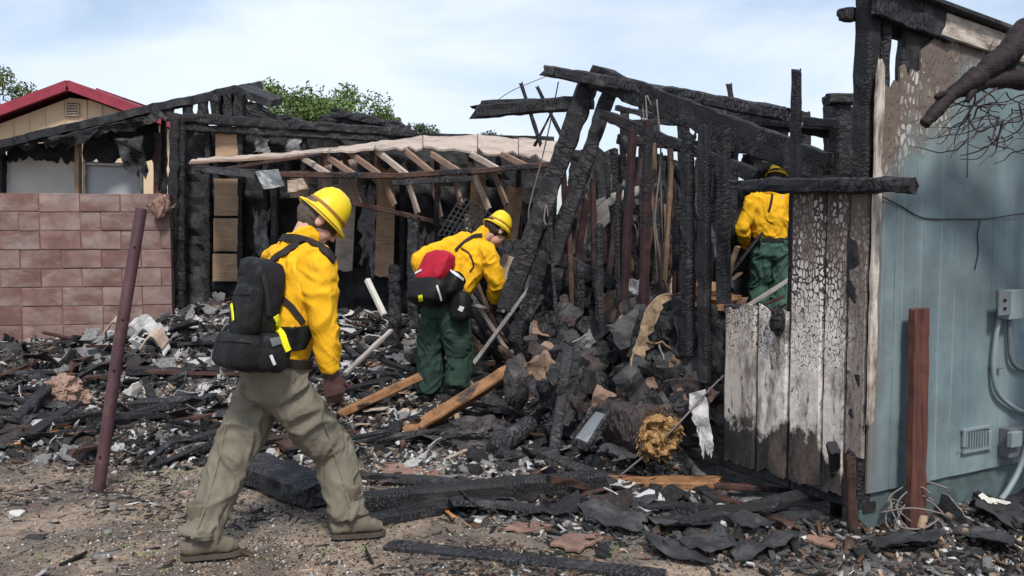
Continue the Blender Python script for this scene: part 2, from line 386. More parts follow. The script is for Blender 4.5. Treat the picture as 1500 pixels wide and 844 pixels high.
# ground: tan dirt, soot and ash
s = NT('scorched_dirt', .95, .12); a = s.attr(); f1 = s.noise(s.o, 1.7, 6, .62); f2 = s.noise(s.o, 24, 5, .7); f3 = s.noise(s.o, 110, 3, .6)
dirt = s.mix(s.ramp(f2, (.3, 0), (.72, 1)), (.235, .178, .135), (.47, .365, .275))
dirt = s.mix(s.ramp(f1, (.42, 0), (.58, .9)), dirt, (.125, .102, .088)); dirt = s.mix(s.ramp(s.noise(s.o, 6.5, 6, .75), (.52, 0), (.62, .75)), dirt, (.065, .055, .050))
soot = s.mix(s.ramp(f2, (.35, 0), (.7, 1)), (.035, .034, .033), (.17, .162, .155))
soot = s.mix(s.ramp(s.noise(s.o, 46, 5, .7), (.60, 0), (.68, .8)), soot, (.40, .39, .38))
soot = s.mix(s.ramp(s.noise(s.o, 3.4, 6, .68), (.54, 0), (.66, .8)), soot, s.mix(f2, (.13, .127, .124), (.36, .35, .34))); c = s.mix(s.sep(a)[0], dirt, soot); c = s.mix(s.ramp(f3, (.30, .75), (.5, 0)), c, (.03, .027, .025))
c = s.mix(s.ramp(s.noise(s.o, 75, 4, .6), (.67, 0), (.72, .7)), c, (.42, .38, .33))
M['ground'] = s.done(c, None, s.bump(f2, .7, .03, s.bump(f3, .6, .012)))
# painted concrete block: red-brown paint worn to grey
s = NT('worn_red_painted_block', .9, .15); v = s.rvec(); f = s.noise(v, 3.4, 6, .68); g = s.noise(v, 60, 4)
pc = s.mix(s.rnd, (.165, .080, .068), (.30, .185, .165)); pc = s.mix(s.ramp(s.noise(v, 7, 4), (.38, 0), (.70, .75)), pc, (.125, .058, .052))
edge = s.ramp(s.noise(s.rvec((1, 1, 2)), 2.2, 5, .7), (.44, 0), (.70, .85))
c = s.mix(edge, pc, s.mix(g, (.27, .21, .19), (.42, .36, .325)))
c = s.mix(s.ramp(s.noise(s.vec((1, 1, .5)), 1.3, 5, .65), (.46, 0), (.70, .6)), c, (.115, .088, .08)); M['block'] = s.done(c, None, s.bump(g, .5, .006, s.bump(f, .3, .01)))
M['mortar'] = m_plain('pinkish_mortar', (.19, .115, .10), .25, .95, .1, 4, .6, .006, 80)
# teal painted siding: soot clouds, burnt and blistered near the charred corner
s = NT('teal_painted_siding', .62, .3); x, y, z = s.sep(); o = s.o
base = s.mix(s.ramp(s.noise(s.vec((.9, 1, .55)), 1.9, 6, .62), (.38, 0), (.62, 1)), (.112, .162, .178), (.198, .260, .272))
streak = s.noise(s.vec((14, 1, .7)), 1.3, 5, .6); base = s.mix(s.ramp(streak, (.55, 0), (.8, .35)), base, (.085, .13, .145))
# burn mask: grows towards the corner (x=0) and the top
nz = s.noise(s.vec((1, 1, .8)), 2.6, 6, .62)
bm_ = s.math('ADD', s.math('SUBTRACT', s.math('MULTIPLY', s.math('SUBTRACT', z, 1.60), .95), s.math('MULTIPLY', x, .80)), s.math('MULTIPLY', s.math('SUBTRACT', nz, .5), 1.1))
burn = s.ramp(bm_, (-.10, 0), (.12, 1))
edgeb = s.ramp(s.math('ADD', x, s.math('MULTIPLY', s.math('SUBTRACT', nz, .5), .30)), (.02, .85), (.12, 0))
brown = s.mix(s.noise(o, 12, 4), (.075, .055, .045), (.21, .165, .135))
vb = s.vor(s.vec((34, 34, 17)), 1.0, 'DISTANCE_TO_EDGE'); spots = s.ramp(s.math('ADD', vb, s.math('MULTIPLY', s.math('SUBTRACT', s.noise(o, 19, 4, .65), .5), .75)), (.16, 0), (.22, 1))
brown = s.mix(s.math('MULTIPLY', spots, s.ramp(s.noise(s.vec((1, 1, 1)), 3.2, 3), (.44, 0), (.54, 1))), brown, (.52, .49, .43))
smk = s.ramp(s.noise(s.vec((.8, 1, 1.1)), 2.0, 5, .6), (.44, 0), (.66, .75)); base = s.mix(smk, base, (.088, .108, .115)); drips = s.ramp(s.noise(s.vec((30, 1, .35)), 1.2, 4, .55), (.58, 0), (.72, .5)); base = s.mix(drips, base, (.29, .345, .345)); chip = s.ramp(s.noise(s.vec((1, 1, .6)), 17, 6, .72), (.66, 0), (.70, .8)); base = s.mix(chip, base, (.085, .085, .08))
c = s.mix(burn, base, brown); c = s.mix(edgeb, c, (.13, .105, .09))
bl = s.vor(s.vec((9, 9, 7)), 1.0, 'SMOOTH_F1'); blh = s.ramp(bl, (.05, 1), (.33, 0)); wh = s.math('MULTIPLY', blh, s.ramp(s.noise(o, 1.8, 2), (.5, 0), (.62, 1)))
lw = s.ramp(z, (.7, 1), (1.25, 0)); wh = s.math('MULTIPLY', wh, lw)
M['teal'] = s.done(c, None, s.bump(wh, .7, .016, s.bump(s.noise(o, 60, 4), .22, .004, s.bump(s.math('MULTIPLY', spots, burn), .5, .01))))
s = NT('teal_foundation_skirt', .7, .25); M['skirt'] = s.done(s.mix(s.ramp(s.noise(s.o, 5, 5, .65), (.4, 0), (.7, 1)), (.095, .135, .14), (.045, .05, .05)), None, s.bump(s.noise(s.o, 40, 4), .4, .006))
# burnt siding: scorched cream paint in flakes between cracks; soot from below and above; x along the wall from the corner, z up
s = NT('blistered_burnt_siding', .78, .25); x, y, z = s.sep(); o = s.o
dst = s.noise(o, 5, 4); wv = s.vec((44, 44, 27)); ed = s.vor(wv, 1.0, 'DISTANCE_TO_EDGE', rnd=.9)
ed2 = s.vor(s.vec((90, 90, 46)), 1.0, 'DISTANCE_TO_EDGE')
n1 = s.noise(s.vec((2.2, 1, .9)), 2.3, 6, .62)
den = s.ramp(s.math('ADD', z, s.math('MULTIPLY', s.math('SUBTRACT', n1, .5), 1.3)), (.60, .01), (1.10, .05), (1.55, .16), (1.86, .65))
fl = s.math('GREATER_THAN', s.math('ADD', ed, s.math('MULTIPLY', s.math('SUBTRACT', ed2, .12), .35)), den)
spk = s.noise(s.vec((1.4, 1.4, .55)), 34, 6, .72); spk2 = s.noise(s.vec((2.4, 2.4, .35)), 7, 4, .6)
fl2 = s.ramp(s.math('ADD', spk, s.math('MULTIPLY', s.math('SUBTRACT', spk2, .5), .55)), (.315, 0), (.40, 1))
fl = s.mix(s.ramp(s.math('ADD', z, s.math('MULTIPLY', s.math('SUBTRACT', s.noise(s.vec((1.3, 1, 1)), 3.1, 5, .6), .5), 1.2)), (.80, 0), (.92, 1)), fl2, fl)
cream = s.mix(s.ramp(s.noise(o, 26, 5, .7), (.35, 0), (.7, 1)), (.50, .44, .38), (.80, .76, .70))
leftish = s.ramp(x, (.62, 0), (.80, 1)); cream = s.mix(s.math('MULTIPLY', leftish, .6), cream, (.36, .305, .255))
crack = s.mix(s.noise(o, 30, 4), (.022, .016, .014), (.085, .062, .052))
c = s.mix(fl, crack, cream)
rag = s.math('MULTIPLY', s.math('SUBTRACT', s.noise(s.vec((1.6, 1, 1)), 3.4, 6, .68), .5), .75)
zb = s.math('SUBTRACT', s.math('ADD', z, rag), s.math('MULTIPLY', s.ramp(x, (0, 0), (.35, .14), (1.3, .22)), 1.0)); sootlow = s.ramp(zb, (.25, 1), (.30, 0))
c = s.mix(sootlow, c, s.mix(s.noise(o, 9, 4), (.014, .014, .015), (.04, .038, .038)))
zt = s.math('ADD', z, s.math('MULTIPLY', rag, 1.2)); c = s.mix(s.ramp(zt, (1.50, 0), (1.85, .96)), c, (.030, .023, .022))
c = s.mix(s.ramp(s.math('ADD', x, s.math('MULTIPLY', rag, .3)), (.06, .80), (.15, 0)), c, s.mix(s.noise(s.vec((30, 30, 2)), 2, 4), (.035, .027, .024), (.22, .175, .145)))
sc_ = s.noise(s.vec((1, 1, .7)), 11, 5, .65); c = s.mix(s.ramp(sc_, (.55, 0), (.72, .55)), c, (.10, .068, .05)); sc2 = s.noise(s.vec((2.6, 1, .75)), 2.4, 6, .68); c = s.mix(s.ramp(sc2, (.48, 0), (.60, .85)), c, s.mix(s.noise(o, 40, 4), (.045, .033, .027), (.17, .13, .105)))
M['blister'] = s.done(c, None, s.bump(fl, .8, .009, s.bump(s.noise(o, 48, 4), .3, .006)))
# cloth
def m_cloth(name, col, var=.12, dirt=None, da=.3, rough=.85, weave=420, sheen=.0):
    s = NT(name, rough, .2); f = s.noise(s.o, 7, 5, .6)
    c = s.mix(s.ramp(f, (.3, 0), (.7, 1)), tuple(v * (1 - var) for v in col), tuple(v * (1 + var) for v in col))
    if dirt: c = s.mix(s.ramp(s.noise(s.o, 5, 6, .7), (.55, 0), (.85, da)), c, dirt)
    w = s.noise(s.vec((1, 1, .6)), 11, 5, .5, .9); w = s.math('ABSOLUTE', s.math('SUBTRACT', w, .5))
    return s.done(c, None, s.bump(s.noise(s.o, weave, 2), .12, .001, s.bump(w, .5, .03)))
M['yellow'] = m_cloth('yellow_fire_shirt', (.76, .40, .014), .10, (.26, .15, .035), .45)
M['khaki'] = m_cloth('khaki_trousers', (.165, .148, .112), .16, (.085, .068, .052), .5)
M['green'] = m_cloth('dark_green_trousers', (.022, .045, .033), .2, (.05, .05, .04), .3)
M['greenlight'] = m_cloth('faded_green_trousers', (.05, .105, .078), .2, (.05, .05, .04), .3)
M['nylon'] = m_cloth('black_nylon', (.010, .010, .011), .3, (.034, .032, .030), .4, .6)
M['strap'] = m_cloth('dark_webbing', (.022, .019, .017), .3, None, 0, .7)
M['rednylon'] = m_cloth('red_nylon', (.36, .012, .03), .15, (.16, .02, .03), .4, .7)
M['hivis'] = m_cloth('lime_yellow_strap', (.75, .72, .02), .06)
M['reflect'] = m_plain('silver_reflective_tape', (.62, .63, .65), .1, .35, .6)
M['helmet'] = m_plain('yellow_helmet_shell', (.76, .55, .008), .08, .45, .45, 9, .08, .001, 60, dirt=(.34, .24, .03), da=.6)
M['hband'] = m_plain('orange_brown_helmet_band', (.30, .13, .03), .2, .6, .3)
M['hliner'] = m_plain('helmet_liner', (.07, .055, .03), .3, .8, .2)
M['skin'] = m_plain('skin', (.56, .32, .24), .12, .55, .4, 9, .15, .002, 160)
M['hair'] = m_plain('grey_brown_hair', (.095, .075, .062), .4, .7, .3, 30, .9, .006, 140)
M['hairdark'] = m_plain('dark_brown_hair', (.03, .020, .016), .4, .7, .3, 30, .9, .006, 140)
M['glove'] = m_plain('dark_leather_glove', (.075, .035, .032), .35, .65, .35, 14, .5, .004, 60, dirt=(.22, .15, .14), da=.45)
M['boot'] = m_plain('dusty_leather_boot', (.115, .095, .072), .3, .85, .2, 12, .5, .004, 50, dirt=(.24, .20, .155), da=.6)
M['sole'] = m_plain('boot_sole', (.075, .062, .050), .3, .9, .2)
M['eye'] = m_plain('eye', (.30, .28, .26), .1, .2, .5)
# ================================================================== GROUND
def axis(lo, hi, fine_lo, fine_hi, step, grow=1.25):
    a = list(np.arange(fine_lo, fine_hi + 1e-6, step)); s = step; x = fine_hi
    while x < hi: s *= grow; x += s; a.append(min(x, hi))
    s = step; x = fine_lo
    while x > lo: s *= grow; x -= s; a.insert(0, max(x, lo))
    return np.array(a)
gx = axis(-420, 420, -6.5, 5.5, .045); gy = axis(-60, 700, 2.4, 11.5, .045)
GX, GY = np.meshgrid(gx, gy); GZ = HN(GX, GY)
nyy, nxx = GX.shape; idx = np.arange(nyy * nxx).reshape(nyy, nxx)
gF = np.stack([idx[:-1, :-1], idx[:-1, 1:], idx[1:, 1:], idx[1:, :-1]], -1).reshape(-1, 4)
pm = np.stack([GX, GY, GX * 0], -1).reshape(-1, 3)
rm = np.clip(rubble_mask(GX, GY).ravel() + .32 * fbm(pm * 1.9, 77, 4) * (GY.ravel() < 14) * (GX.ravel() > -8) + .25 * sst(-1.2, 1.0, GX.ravel()) * (GY.ravel() < 12), 0, 1)
rm = rm * (1 - sst(12, 15, GY.ravel()))
ground = obj('ground', np.stack([GX, GY, GZ], -1).reshape(-1, 3), gF, M['ground'], smooth=True, colors=np.stack([rm, rm, rm, np.ones_like(rm)], 1))
ground['kind'] = 'structure'

# ================================================================== RED BLOCK WALL
W0 = P(-95, 380, 9.15); W1 = P(251, 380, 9.62); W0.z = W1.z = 0.0
wd_ = (W1 - W0).normalized(); wl = (W1 - W0).length; WZ = .29
wall = thing('block_wall', 'worn red painted concrete block wall beside the rubble', 'wall', (W0.x, W0.y, WZ))
wfr = Matrix((wd_, Vector((0, 0, 1)).cross(wd_), Vector((0, 0, 1)))).transposed()
V, F = boxVF(wl - .012, .17, 1.58, (wl / 2, .10, .80)); obj('mortar_core', V, F, M['mortar'], wall, (W0.x, W0.y, WZ), wfr, local=True)
bmeshes = {}
def block_mesh(L, k):
    if (L, k) not in bmeshes:
        bm = bmesh.new(); bmesh.ops.create_cube(bm, size=1.0)
        for v in bm.verts: v.co = Vector((v.co.x * (L - .008), v.co.y * .19, v.co.z * .192))
        bmesh.ops.bevel(bm, geom=list(bm.edges), offset=.007, segments=2, affect='EDGES', profile=.5)
        rr = random.Random(k)
        for v in bm.verts: v.co += Vector([rr.uniform(-.0022, .0022) for _ in range(3)])
        me = bpy.data.meshes.new('block'); bm.to_mesh(me); bm.free(); me.materials.append(M['block']); bmeshes[(L, k)] = me
    return bmeshes[(L, k)]
rr = random.Random(3)
for c in range(8):
    x = 0.0; first = True
    while x < wl - .02:
        L = .2 if (first and c % 2) or rr.random() < .10 else .4
        first = False; L = min(L, round(wl - x, 3))
        if wl - x - L < .1: L = round(wl - x, 3)
        if L < .06: break
        o = bpy.data.objects.new('block', block_mesh(L, rr.randrange(3)))
        m = Matrix.Translation(Vector((W0.x, W0.y, WZ + .1 + c * .2 + rr.uniform(-.002, .002))) + wd_ * (x + L / 2) + Vector((0, 0, 1)).cross(wd_) * (.10 + rr.uniform(-.006, .005))) @ wfr.to_4x4()
        finish(o, wall, m); x += L
# broken crust at the wall's end
cp = P(236, 302, 9.50)
bm = bmesh.new(); bmesh.ops.create_icosphere(bm, subdivisions=3, radius=1)
for v in bm.verts: v.co = Vector((v.co.x * .11, v.co.y * .09, v.co.z * .16)) * (1 + .35 * mnoise.noise(v.co * 2.1) + .12 * mnoise.noise(v.co * 6))
V = [v.co * .8 + cp for v in bm.verts]; F = [tuple(v.index for v in f.verts) for f in bm.faces]; bm.free()
obj('mortar_crust', V, F, M['clay'], wall, cp, smooth=False)

# ================================================================== TEAL HOUSE (right): corner A, side wall along D1, teal wall along D2
A = Vector((1.661, 4.145, 0)); D2 = Vector((.875, .484, 0)).normalized(); D1 = Vector((-D2.y, D2.x, 0)); N1 = -D2.copy(); N2 = Vector((D2.y, -D2.x, 0)); UP = Vector((0, 0, 1))
F1 = Matrix((D1, N1, UP)).transposed(); F2 = Matrix((D2, -N2, UP)).transposed()
house = thing('burnt_house', 'burnt-out house with teal side wall, blistered siding and charred stud frame', 'house', (A.x, A.y, H(A.x, A.y)))
def w1(px, py, off=0.0): return onplane(px, py, A + N1 * off, N1)
def w2(px, py, off=0.0): return onplane(px, py, A + N2 * off, N2)
def t1(px, py=600): return (w1(px, py) - A).dot(D1)
def t2(px, py=400): return (w2(px, py) - A).dot(D2)
def board(name, fr, u0, u1, z0, ztop, th, mat, ybase=0.0, nu=5, nv=24, rag=.0, bot=.0, wob=.0015, seed=0, bev=.0028):
    """one siding board in a wall frame: u along, z up, y0 its inner face"""
    us = np.linspace(u0 + bev * .35, u1 - bev * .35, nu + 1); q = random.Random(seed)
    nz_ = lambda u_, o_: mnoise.noise(Vector((u_ * 11 + o_, seed * 1.3, o_))) + .45 * mnoise.noise(Vector((u_ * 37 + o_, seed, o_)))
    rt = [(nz_(u_, 0) * .8 - .3) * rag for u_ in us]; rb = [(nz_(u_, 30) * .8 + .2) * bot for u_ in us]
    V = []; F = []
    s = 1 if fr is F1 else -1
    for face in (0, 1):
        for i in range(nv + 1):
            for j, u in enumerate(us):
                zt = (ztop(u) if callable(ztop) else ztop) + rt[j]; z = (z0 + rb[j]) * (1 - i / nv) + zt * i / nv
                y = ybase + (th if face else 0)
                if face:
                    if j in (0, nu): y -= bev
                    y += wob * mnoise.noise(Vector((u * 9, seed, z * 6)))
                V.append((u, s * y, z))
    nc = nu + 1; m = nc * (nv + 1); ix = lambda f, i, j: f * m + i * nc + j
    for i in range(nv):
        for j in range(nu):
            F.append((ix(1, i, j), ix(1, i + 1, j), ix(1, i + 1, j + 1), ix(1, i, j + 1))); F.append((ix(0, i, j), ix(0, i, j + 1), ix(0, i + 1, j + 1), ix(0, i + 1, j)))
    bd = [(0, j) for j in range(nc)] + [(i, nu) for i in range(1, nv + 1)] + [(nv, j) for j in range(nu - 1, -1, -1)] + [(i, 0) for i in range(nv - 1, 0, -1)]
    for a, b in zip(bd, bd[1:] + bd[:1]): F.append((ix(0, *a), ix(1, *a), ix(1, *b), ix(0, *b)))
    if s < 0: F = [tuple(reversed(f)) for f in F]
    return obj(name, V, F, mat, house, A, fr, local=True)
# teal wall: siding boards with narrow grooves, top edge along the rake
UE = 3.4
def rake(u): return 2.50 - .105 * u
u = .02; k = 0
while u < UE:
    wB = .305; z1 = rake
    if k == 0:      # burnt through near the corner: the boards stop lower, ragged
        board('siding_board', F2, u, u + .16, .235, lambda q: 2.17 + .10 * mnoise.noise(Vector((q * 23, 3, 0))), .014, M['teal'], rag=.02, seed=k); u += .16
        board('siding_board', F2, u, u + .145, .235, lambda q: 2.25 + .09 * mnoise.noise(Vector((q * 23, 3, 0))), .014, M['teal'], rag=.02, seed=k + 50); u += .145
    else:
        board('siding_board', F2, u, u + wB, .235, (lambda q: min(rake(q) - .02, 2.34 + max(0, (q - .33)) * .9)) if k < 2 else (lambda q: rake(q) - .02), .014, M['teal'], rag=.02 if k < 2 else 0, seed=k); u += wB
    k += 1
V, F = boxVF(UE + .05, .05, .30, ((UE + .05) / 2, .032, .10)); obj('foundation_skirt', V, F, M['skirt'], house, A, F2, local=True)
# backing behind the teal boards so the wall is a solid wall
V, F = boxVF(UE - .52, .06, 2.02, (.52 + (UE - .52) / 2, .040, 1.24)); obj('sheathing', V, F, M['soot'], house, A, F2, local=True)
V, F = boxVF(.50, .06, 1.84, (.27, .040, 1.15)); obj('sheathing', V, F, M['soot'], house, A, F2, local=True)
# rake board (cream) with its burnt stretch at the corner, and thin roof edge over it
def on2(u, off, z): return A + D2 * u + N2 * off + UP * z
beam('rake_board', on2(.46, .035, rake(.46) + .02), on2(UE, .035, rake(UE) + .02), .022, .115, M['cream'], house, jag=.0012, rag=(.06, 0))
beam('rake_board', on2(-.02, .03, rake(0) + .03), on2(.52, .03, rake(.52) + .02), .03, .14, M['char'], house, jag=.006, rag=(.03, .05))
beam('roof_edge', on2(-.06, .045, rake(0) + .105), on2(UE, .045, rake(UE) + .092), .09, .022, M['char_grey'], house, jag=.002)
beam('rafter', on2(.02, -.07, rake(0) + .0), on2(UE, -.07, rake(UE) - .0), .04, .14, M['char'], house, jag=.006)
# burnt studs showing above the siding near the corner
for uu, z0, zt, w in ((.115, 2.05, 2.50, .045), (.25, 2.05, 2.47, .04), (.37, 2.1, 2.46, .05)):
    beam('stud', on2(uu, -.035, z0), on2(uu + .01, -.035, zt), w, .06, M['char'], house, jag=.008)
board('siding_board', F2, .24, .46, 2.20, lambda q: 2.47, .012, M['soot'], ybase=-.016, rag=.03, bot=.06, seed=91)
# cream corner trim and the cracked corner posts
beam('corner_trim', on2(.004, .036, .62), on2(.010, .036, 2.20), .044, .018, M['cream'], house, jag=.004, rag=(.08, .12), up=D1)
def on1(t, off, z): return A + D1 * t + N1 * off + UP * z
beam('corner_post', on1(.055, -.03, .16), on1(.055, -.03, 2.66), .085, .10, M['char_fine'], house, jag=.007, rag=(.02, .03), up=D1)
beam('corner_post', on2(.03, -.05, 1.9), on2(.03, -.05, 2.52), .04, .05, M['char_fine'], house, jag=.005, rag=(.02, .03), up=D1)
beam('ledger_block', on1(.11, .01, 2.50), on1(.155, .01, 2.50), .09, .05, M['char'], house, jag=.006, rag=(.01, .02))
# blistered siding on the side wall
cols = [1272, 1240, 1206, 1156, 1109, 1061]
tops = [(268, 258), (262, 266), (264, 262), (452, 446), (444, 452)]
for i in range(5):
    ua, ub = t1(cols[i]) + (0.012 if i == 0 else 0), t1(cols[i + 1]); za = w1(cols[i], tops[i][0]).z; zb = w1(cols[i + 1], tops[i][1]).z
    board('siding_board', F1, ua, ub, (.40 if i == 0 else .19) - .03 * i * 0, (lambda q, ua=ua, ub=ub, za=za, zb=zb: za + (zb - za) * (q - ua) / (ub - ua)), 0.016, M['blister'], nu=14, nv=40, rag=.04 if i > 2 else .02, bot=.045, seed=20 + i, wob=.004, bev=.012)
tE = t1(1061); tM = t1(1156)
V, F = boxVF(tM - .02, .02, 1.55, (tM / 2 + .02, -.013, .98)); obj('sheathing', V, F, M['soot'], house, A, F1, local=True)
V, F = boxVF(tE - tM, .02, .86, ((tE + tM) / 2, -.013, .58)); obj('sheathing', V, F, M['soot'], house, A, F1, local=True)
# sole plate, header and studs of the side wall
beam('sole_plate', on1(.0, -.06, .16), on1(3.1, -.06, .16), .09, .05, M['char'], house, jag=.005)
for px, ya, yb, w, mt in ((1163, 108, 470, .038, 'char_fine'), (1060, 196, 445, .055, 'char'), (1032, 186, 560, .05, 'char_fine'), (1008, 200, 520, .06, 'char')):
    b, t = w1(px, yb, -.06), w1(px + (3 if px == 1163 else 0), ya, -.06)
    beam('stud', b, t, w, .075, M[mt], house, jag=.006, rag=(.0, .05), up=D1, taper=.72 if px == 1163 else 1)
beam('header', w1(1072, 272, .05), w1(1336, 271, .05), .055, .066, M['char_big'], house, jag=.013, rag=(.05, .02), low=.006)
beam('sill', w1(1070, 452, -.06), w1(1160, 462, -.06), .10, .05, M['char_brown'], house, jag=.006)
# studs further along, some stained maroon, and the burnt rails between them
for px, ya, yb, dx, w, mt in ((927, 192, 470, -14, .048, 'maroon'), (950, 178, 480, -8, .055, 'maroon'), (792, 372, 575, -1, .075, 'char_brown'), (850, 398, 540, -4, .058, 'char'), (905, 300, 440, 4, .05, 'char'), (878, 330, 470, 0, .045, 'char_grey')):
    beam('stud', w1(px + dx, yb, -.05), w1(px, ya, -.05), w, .05, M[mt], house, jag=.004, rag=(0, .03), up=D1)
beam('blocking', w1(778, 506, -.03), w1(862, 506, -.03), .05, .055, M['char'], house, jag=.006)
beam('blocking', w1(838, 566, -.05), w1(935, 582, -.05), .09, .12, M['char'], house, jag=.007)
beam('blocking', w1(780, 565, -.05), w1(845, 570, -.05), .09, .14, M['char'], house, jag=.007)
sheet('wall_panel', quadgrid(w1(856, 516, -.10), w1(915, 522, -.10), w1(918, 560, -.10), w1(853, 556, -.10), 6, 5, .08, 5), .015, M['redpost'], house)
# beams still hanging from the frame
def hb(name, x0, y0, d0, x1, y1, d1, w, h, mt='char', jag=.008, rag=(.03, .03), **k): return beam(name, P(x0, y0, d0), P(x1, y1, d1), w, h, M[mt], house, jag=jag, rag=rag, **k)
hb('top_plate', 800, 104, 6.72, 1152, 168, 5.55, .10, .085, 'char_grey', rag=(.05, .05))
hb('rafter', 868, 112, 6.60, 1210, 246, 4.95, .05, .17, 'char', low=.004)
hb('rafter', 884, 168, 6.35, 1108, 258, 5.35, .05, .075, 'char')
hb('top_plate', 702, 164, 6.85, 868, 150, 6.62, .09, .10, 'char', rag=(.14, .02), low=.006)
hb('top_plate', 706, 152, 6.86, 860, 148, 6.64, .07, .05, 'char', rag=(.04, .02))
hb('post', 862, 124, 6.62, 742, 452, 6.55, .10, .14, 'char_big', jag=.010, up=(1, 0, 0))
hb('post', 896, 128, 6.50, 808, 385, 6.42, .09, .105, 'char_big', jag=.010, up=(1, 0, 0))
hb('post', 842, 250, 6.70, 784, 470, 6.60, .06, .06, 'char_big', jag=.010, up=(1, 0, 0))
hb('post', 800, 370, 6.40, 756, 500, 6.45, .08, .10, 'char', jag=.012, up=(1, 0, 0))
hb('brace', 763, 122, 7.4, 792, 212, 7.4, .030, .03, 'char', jag=.003)
hb('brace', 787, 128, 7.4, 824, 202, 7.4, .030, .03, 'char', jag=.003)
hb('brace', 808, 165, 7.45, 784, 212, 7.45, .024, .024, 'char', jag=.003)
hb('post', 986, 240, 6.0, 1070, 425, 5.2, .055, .06, 'char_big', jag=.009, up=(1, 0, 0), bow=.03)
hb('stud', 1168, 110, 4.9, 1166, 250, 4.9, .03, .04, 'char_fine', jag=.004, taper=1.15, rag=(.05, 0), up=(1, 0, 0))
# the burnt back wall of the room: plates, short studs and black boards with sky between
BW = 8.9
hb('top_plate', 940, 150, BW, 1255, 196, 8.4, .12, .16, 'char', low=.01)
hb('top_plate', 1040, 172, BW - .1, 1240, 188, 8.3, .10, .09, 'char_fine', low=.01)
hb('top_plate', 905, 205, BW, 1250, 232, 8.4, .09, .10, 'char_fine', low=.01)
for px, ya, yb, w in ((915, 160, 300, .12), (958, 160, 420, .15), (1000, 170, 430, .22), (1040, 165, 430, .22), (1072, 165, 330, .20), (1108, 168, 330, .12), (1148, 160, 330, .16), (1178, 165, 350, .14), (1218, 150, 350, .18), (1246, 160, 360, .18)):
    hb('stud', px, yb, BW - .06, px + random.uniform(-3, 3), ya, BW - .06, w, .08, 'char', jag=.014, up=(1, 0, 0))
hb('post', 1232, 260, 8.1, 1232, 146, 8.1, .20, .14, 'char_big', up=(1, 0, 0)); hb('post_cap', 1212, 146, 8.05, 1250, 146, 8.05, .2, .09, 'char_grey')
for px0, px1, ya, yb in ((985, 1070, 240, 470), (1060, 1110, 262, 470), (1150, 1260, 250, 480), (1085, 1160, 226, 262), (1090, 1165, 262, 480), (795, 990, 305, 480), (900, 990, 226, 310), (830, 905, 216, 320)):
    sheet('wall_panel', quadgrid(P(px0, ya, BW + .1), P(px1, ya, BW + .05), P(px1, yb, BW + .05), P(px0, yb, BW + .1), 8, 10, .10, px0), .02, M['soot'], house, jag=.03, seed=px0)
hb('rafter', 1068, 124, 8.2, 1072, 160, 8.2, .05, .04, 'char_grey')

qh = random.Random(77)
for i in range(70):
    px = qh.uniform(800, 1062); d = qh.uniform(6.3, 8.6) if px < 960 else qh.uniform(5.9, 8.6); ya = qh.uniform(205, 330) if px > 880 else qh.uniform(250, 360); yb = ya + qh.uniform(70, 190); lean = qh.gauss(0, 14)
    hb('burnt_lath', px, min(yb, 470), d, px + lean, ya, d + qh.uniform(-.1, .1), qh.uniform(.02, .07), qh.uniform(.02, .055), qh.choice(['char', 'char', 'char_grey', 'char', 'maroon', 'char_brown', 'char_tan']), jag=.005, up=(1, 0, 0), seg=14)
for i in range(16):
    px = qh.uniform(830, 1050); d = qh.uniform(6.9, 8.4); ya = qh.uniform(230, 330); w_ = qh.uniform(14, 44); h_ = qh.uniform(50, 120); sk = qh.uniform(-16, 16)
    sheet('hanging_sheet', quadgrid(P(px, ya, d), P(px + w_, ya + qh.uniform(-8, 8), d), P(px + w_ * .8 + sk, ya + h_, d + .05), P(px + sk, ya + h_ * .9, d + .05), 7, 9, .3, 300 + i, 'tblr'), .012, M[qh.choice(['tar', 'soot', 'char_grey', 'ashgrey', 'brownlumber'])], house, jag=.06, seed=i)
for i in range(22):
    x0, x1 = sorted((qh.uniform(880, 1250), qh.uniform(880, 1250))); y0 = 150 + (x0 - 880) * .10 + qh.uniform(-6, 50); 
    if x1 - x0 < 40 or (x1 > 1070 and y0 + (x1 - x0) * .2 > 205): continue
    hb('burnt_rail', x0, y0, qh.uniform(7.2, 8.7), x1, y0 + (x1 - x0) * qh.uniform(-.05, .3), qh.uniform(6.6, 8.5), qh.uniform(.03, .07), qh.uniform(.03, .08), qh.choice(['char', 'char_fine', 'char_grey']), jag=.008, low=.008)
# ---- fittings on the teal wall
def w2box(name, x0, y0, x1, y1, dep, mat, parent, off=.016, bev=.004):
    a, b = w2(x0, y1, off), w2(x1, y0, off); ua, ub = (a - A).dot(D2), (b - A).dot(D2); c = (a + b) / 2 + N2 * dep / 2
    V, F = boxVF(ub - ua, dep, b.z - a.z, bev=bev); return obj(name, V, F, mat, parent, c, F2, local=True)
box = thing('breaker_box', 'small grey breaker box mounted on the teal wall', 'electrical box', w2(1470, 468, .016))
w2box('case', 1459, 423, 1482, 467, .07, M['conduit'], box); w2box('cover', 1461, 426, 1480, 463, .008, M['galv'], box, off=.087)
for yy in (438, 450): w2box('latch', 1470, yy, 1473, yy + 4, .006, M['dark'], box, off=.096, bev=0)
def wallpipe(name, pts, r, mat, label, cat, off=.04):
    q = spline([w2(x, y, off) for x, y in pts], 8); V, F = tubeVF(q, r, 10); o = obj(name, V, F, mat, None, q[-1], smooth=True); return tag(o, label, cat)
c1 = wallpipe('conduit', [(1463, 468), (1458, 500), (1455, 540), (1460, 572), (1478, 592), (1510, 606), (1600, 615)], .013, M['conduit'], 'long grey conduit curving down the teal wall from the breaker box', 'conduit')
w2box('clamp', 1449, 536, 1463, 541, .03, M['galv'], c1)
